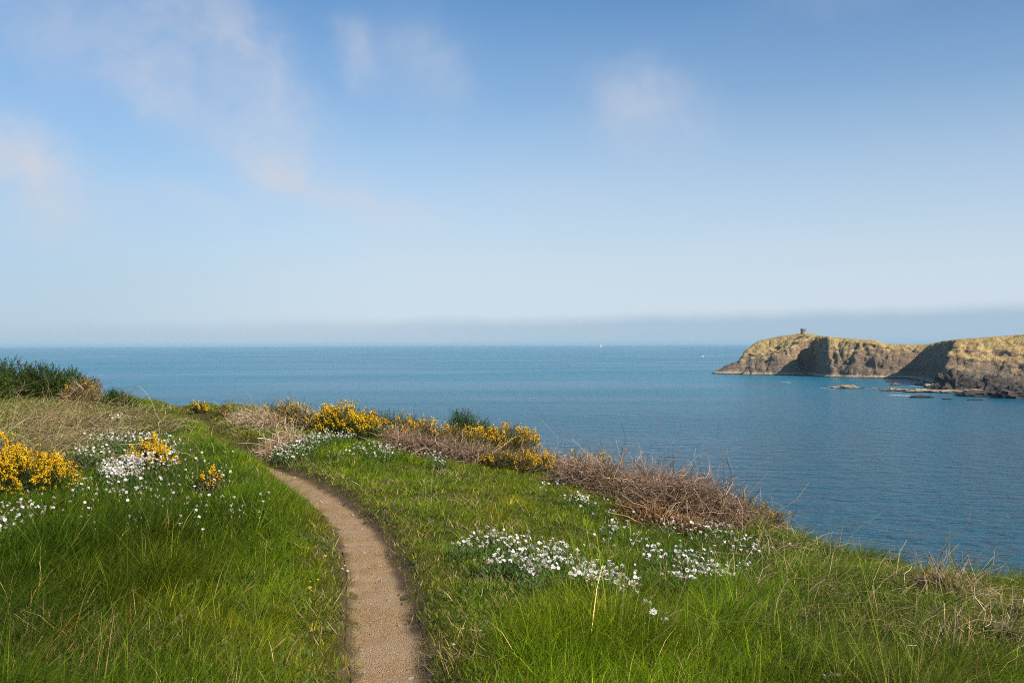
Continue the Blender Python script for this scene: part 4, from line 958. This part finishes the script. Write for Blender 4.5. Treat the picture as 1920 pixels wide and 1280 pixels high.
DAISY = small_flower('daisy', 14, .011, (.8, .79, .78), (.8, .5, .03), M_petal); DAND = small_flower('dandelion', 16, .017, (.85, .6, .01), (.8, .45, .01), M_gorse)
def low(name, me, label, cat, group, u, v, h=.06, s=1.):
    p, ok = ground_at([u], [v], h); o = link(name, me, None, p[0]+np.array([0, 0, h]), (rng.normal(.3, .2), rng.normal(0, .2), rng.random()*6), s); tag(o, label, cat, group)
for (u, v, lb) in [(610, 1042, 'topmost yellow dandelion in the grass left of the path'), (581, 1101, 'lowest and widest yellow dandelion left of the path'), (596, 1086, 'small half open yellow dandelion between the other two left of the path')]:
    low('dandelion', DAND, lb, 'dandelion', 'dandelions left of the path', u, v, .07, 1. if v != 1086 else .65)
for (u, v) in [(647, 1060), (652, 1070), (642, 1066), (604, 1097), (581, 1090)]:
    low('daisy', DAISY, 'tiny white daisy at the left edge of the path', 'daisy', 'daisies left of the path', u, v, .05)
for (u, v) in [(868, 1178), (887, 1181), (901, 1182), (908, 1189), (850, 1208), (1200, 1082), (1005, 1095)]:
    low('daisy', DAISY, 'tiny white daisy in the short grass right of the path', 'daisy', 'daisies right of the path', u, v, .06, 1.1)
# ------------------------------------------------------------------ tall dead stalks
def stalk(label, u0, v0, u1, v1, bend=.0, r=.0026, col=(.5, .38, .2), group=None, seed=False):
    p, ok = ground_at([u0], [v0]); p = p[0]; tip = at_depth(np.array([u1]), np.array([v1]), np.array([p[1]+.0]))[0]
    n = 12; t = np.linspace(0, 1, n)[:, None]; X = (tip-p)*t; L = np.linalg.norm(tip-p)
    X[:, 2] += bend*L*4*t[:, 0]*(1-t[:, 0]); X[:, 1] += .08*L*np.sin(t[:, 0]*2.5); X += np.cumsum(rng.normal(0, .0022, X.shape), 0)
    g = Geo(); tubes(g, X[None], (r*np.linspace(1.2, .55, n))[None], np.array([col]), 5)
    if seed:
        k = 26; tt = rng.random(k)*.28+.72; Q = np.stack([np.interp(tt, t[:, 0], X[:, j]) for j in range(3)], 1)
        blades(g, Q, rng.random(k)*6.28, np.full(k, .022), np.full(k, .004), .4+.3*rng.random(k), rng.normal(0, .2, k), 1, np.tile(np.array(col)*.9, (k, 1)), np.tile(np.array(col), (k, 1)))
    o = g.build('dry_stalk', M_dry); o.location = p-np.array([0, 0, .03]); tag(o, label, 'stalk', group)
stalk('tallest upright dead stalk reaching over the sea at the right cliff edge', 1790, 1125, 1784, 985, 0, .0026, (.36, .28, .22))
stalk('short thin dead stalk left of the tallest one at the cliff edge', 1776, 1092, 1771, 1015, 0, .0018, (.36, .28, .22))
stalk('upright pale stalk with seeds standing in the flower drift', 1003, 1040, 984, 972, .02, .002, (.45, .4, .18), None, True)
stalk('left one of a pair of green seed stalks in the meadow', 798, 925, 793, 862, 0, .003, (.3, .3, .1), None, True)
stalk('right one of a pair of green seed stalks in the meadow', 808, 925, 813, 866, 0, .003, (.3, .3, .1), None, True)
stalk('pale dead cane leaning over the cliff edge below the rusty gorse', 1430, 1000, 1482, 970, 0, .0036, (.5, .4, .28))
stalk('long pale stalk slanting up right beside the bottom edge', 1735, 1275, 1777, 1165, .01, .0032, (.5, .38, .2))
stalk('bent pale stalk curving up to the right above the lower right corner', 1787, 1242, 1815, 1160, .06, .003, (.5, .4, .22))
stalk('pair of stalks leaning left, the left one', 1722, 1262, 1711, 1182, 0, .0028, (.48, .36, .2))
stalk('stalk leaning left that crosses the long slanting pale one', 1745, 1255, 1713, 1185, .01, .0024, (.44, .32, .18))
stalk('long arched dead cane lying over the grass at the right cliff edge', 1722, 1110, 1850, 1078, .16, .003, (.45, .33, .2))
stalk('low pale cane lying along the grass toward the tangle of dead canes', 1615, 1128, 1682, 1105, .05, .0028, (.42, .32, .16))
stalk('white dead stalk fallen to the lower right in the rough grass', 1532, 1234, 1478, 1192, 0, .0028, (.6, .5, .3))
stalk('upright straw stalk in the rough grass below the cliff edge', 1520, 1232, 1515, 1130, .0, .0025, (.5, .4, .2), None, True)
stalk('straw stalk slanting right over the rough grass below the cliff edge', 1493, 1172, 1515, 1135, 0, .0025, (.5, .38, .2))
stalk('arched dead cane in the long grass below the white blooms', 1275, 1145, 1338, 1215, .05, .003, (.4, .28, .18))
stalk('curved white stalk standing in the long grass below the white blooms', 1345, 1215, 1325, 1168, .03, .0022, (.55, .47, .3))
stalk('cane slanting up left of the lowest right corner tangle', 1695, 1185, 1672, 1215, 0, .0026, (.5, .38, .2))
stalk('steep tan stalk in the rough grass at the right of the meadow', 1560, 1135, 1572, 1065, .0, .0025, (.42, .3, .18))
RG = 'dead stalks in the rough grass'
for i_ in range(95):
    u0 = rng.uniform(1330, 1930); v0 = rng.uniform(1080, 1290)
    if u0 > 1480 and v0 < 1000+.22*(u0-1480)+90: v0 += 90
    a = rng.normal(0, .75); l_ = rng.uniform(35, 90)
    stalk('straw coloured dead stalk leaning in the rough grass at the lower right', u0, v0, u0+l_*math.sin(a), v0-l_*math.cos(a)*.85, rng.uniform(0, .05), rng.uniform(.0014, .0024),
          tuple(mixcol([(.42, .31, .17), (.3, .2, .11), (.5, .4, .24)], 1)[0]), RG, rng.random() < .25)
LG = 'dead stalks on the left rise'
for i_ in range(60):
    u0 = rng.uniform(0, 230) if rng.random() < .8 else rng.uniform(0, 420); v0 = rng.uniform(770, 862); a = rng.normal(.2, .8); l_ = rng.uniform(18, 48)
    stalk('pale dead stalk arching over the dry grass on the left rise', u0, v0, u0+l_*math.sin(a), v0-l_*math.cos(a)*.8, rng.uniform(.02, .12), rng.uniform(.0026, .0042), tuple(mixcol([(.46, .35, .2), (.36, .26, .15), (.54, .44, .29)], 1)[0]), LG)
SG = 'long grass stalks left of the path'
for i_ in range(46):
    u0 = rng.uniform(0, 600); v0 = rng.uniform(1090, 1330)
    if u0 > 520: v0 = max(v0, 1150)
    a = rng.normal(.55, .35); l_ = rng.uniform(60, 120)
    stalk('long yellow green grass stalk bending right in the lower left grass', u0, v0, u0+l_*math.sin(a), v0-l_*math.cos(a), rng.uniform(.02, .09), rng.uniform(.0012, .0019), tuple(mixcol([(.26, .25, .07), (.36, .3, .12), (.2, .22, .05)], 1)[0]), SG, rng.random() < .3)
# ------------------------------------------------------------------ stones and grit on the path
m, nt, out = newmat('path_stone')
gc = N(nt, 'ShaderNodeTexCoord').outputs['Object']; n1 = noise_node(nt, gc, 60, 4, .6); at = N(nt, 'ShaderNodeAttribute', attribute_name='Col')
c = mixc(nt, maprange(nt, n1.outputs[0], .3, .7), at.outputs['Color'], (.22, .18, .145)); p = N(nt, 'ShaderNodeBsdfPrincipled'); p.inputs['Roughness'].default_value = .9
nt.links.new(c, p.inputs['Base Color']); nt.links.new(p.outputs[0], out.inputs[0]); M_stone = m
def pebble(r, seed, c):
    g_ = rock_mesh(r, r*.75, r*.55, seed, 14, 8); g_.C = [np.tile(np.float32(c), (len(g_.V[0]), 1))]; return g_
g = Geo(); n = 1800
ky_ = rng.uniform(4.2, 14, n); off_ = np.clip(rng.normal(0, .55, n), -1, 1)*PHW*.95
s_ = np.interp(ky_, _yy, _sl); qx = np.interp(ky_, _yy, _px)+off_/np.sqrt(1+s_*s_); qz = terrain(qx, ky_)+.008
ico = np.array([(1, 0, 0), (-1, 0, 0), (0, 1, 0), (0, -1, 0), (0, 0, 1), (0, 0, -1)], float)
fa = np.array([[0, 2, 4], [2, 1, 4], [1, 3, 4], [3, 0, 4], [2, 0, 5], [1, 2, 5], [3, 1, 5], [0, 3, 5]])
r_ = .0025*np.exp(rng.normal(.1, .6, n)); V = np.stack([qx, ky_, qz], 1)[:, None]+ico[None]*r_[:, None, None]*rng.uniform(.5, 1.3, (n, 6, 1))
pc = mixcol([(.34, .28, .22), (.26, .19, .14), (.42, .37, .31), (.18, .13, .1)], n)
g.add(V, [(np.arange(n)*6)[:, None]+f_[None] for f_ in fa], np.repeat(pc[:, None], 6, 1).reshape(-1, 3)); tag(g.build('gravel', M_stone), kind='stuff')
SL = [(603, 942, .03, 'flat pale stone in the farthest bend of the path'), (682, 1037, .028, 'pale grey stone beside the left half of the path bend'), (719, 1058, .022, 'rounded tan stone half buried in the path above the straight part'),
      (729, 1127, .018, 'dark pebble in the middle of the path'), (748, 1174, .02, 'grey pebble near the right edge of the path'), (724, 1210, .024, 'brown flat stone on the near path'),
      (770, 1275, .032, 'pale stone at the bottom right edge of the path'), (700, 1276, .018, 'white chip of stone at the bottom of the path'), (742, 1198, .014, 'smallest dark pebble beside the brown flat stone')]
for i_, (u, v, r, lb) in enumerate(SL):
    p = G1(u, v); o = pebble(r*.8, 300+i_, (.36, .31, .26) if 'pale' in lb or 'white' in lb else (.24, .18, .14)).build('path_stone', M_stone, None, True)
    o.location = p+np.array([0, 0, .004]); o.rotation_euler = (0, 0, rng.random()*6); tag(o, lb, 'stone', 'stones on the path')
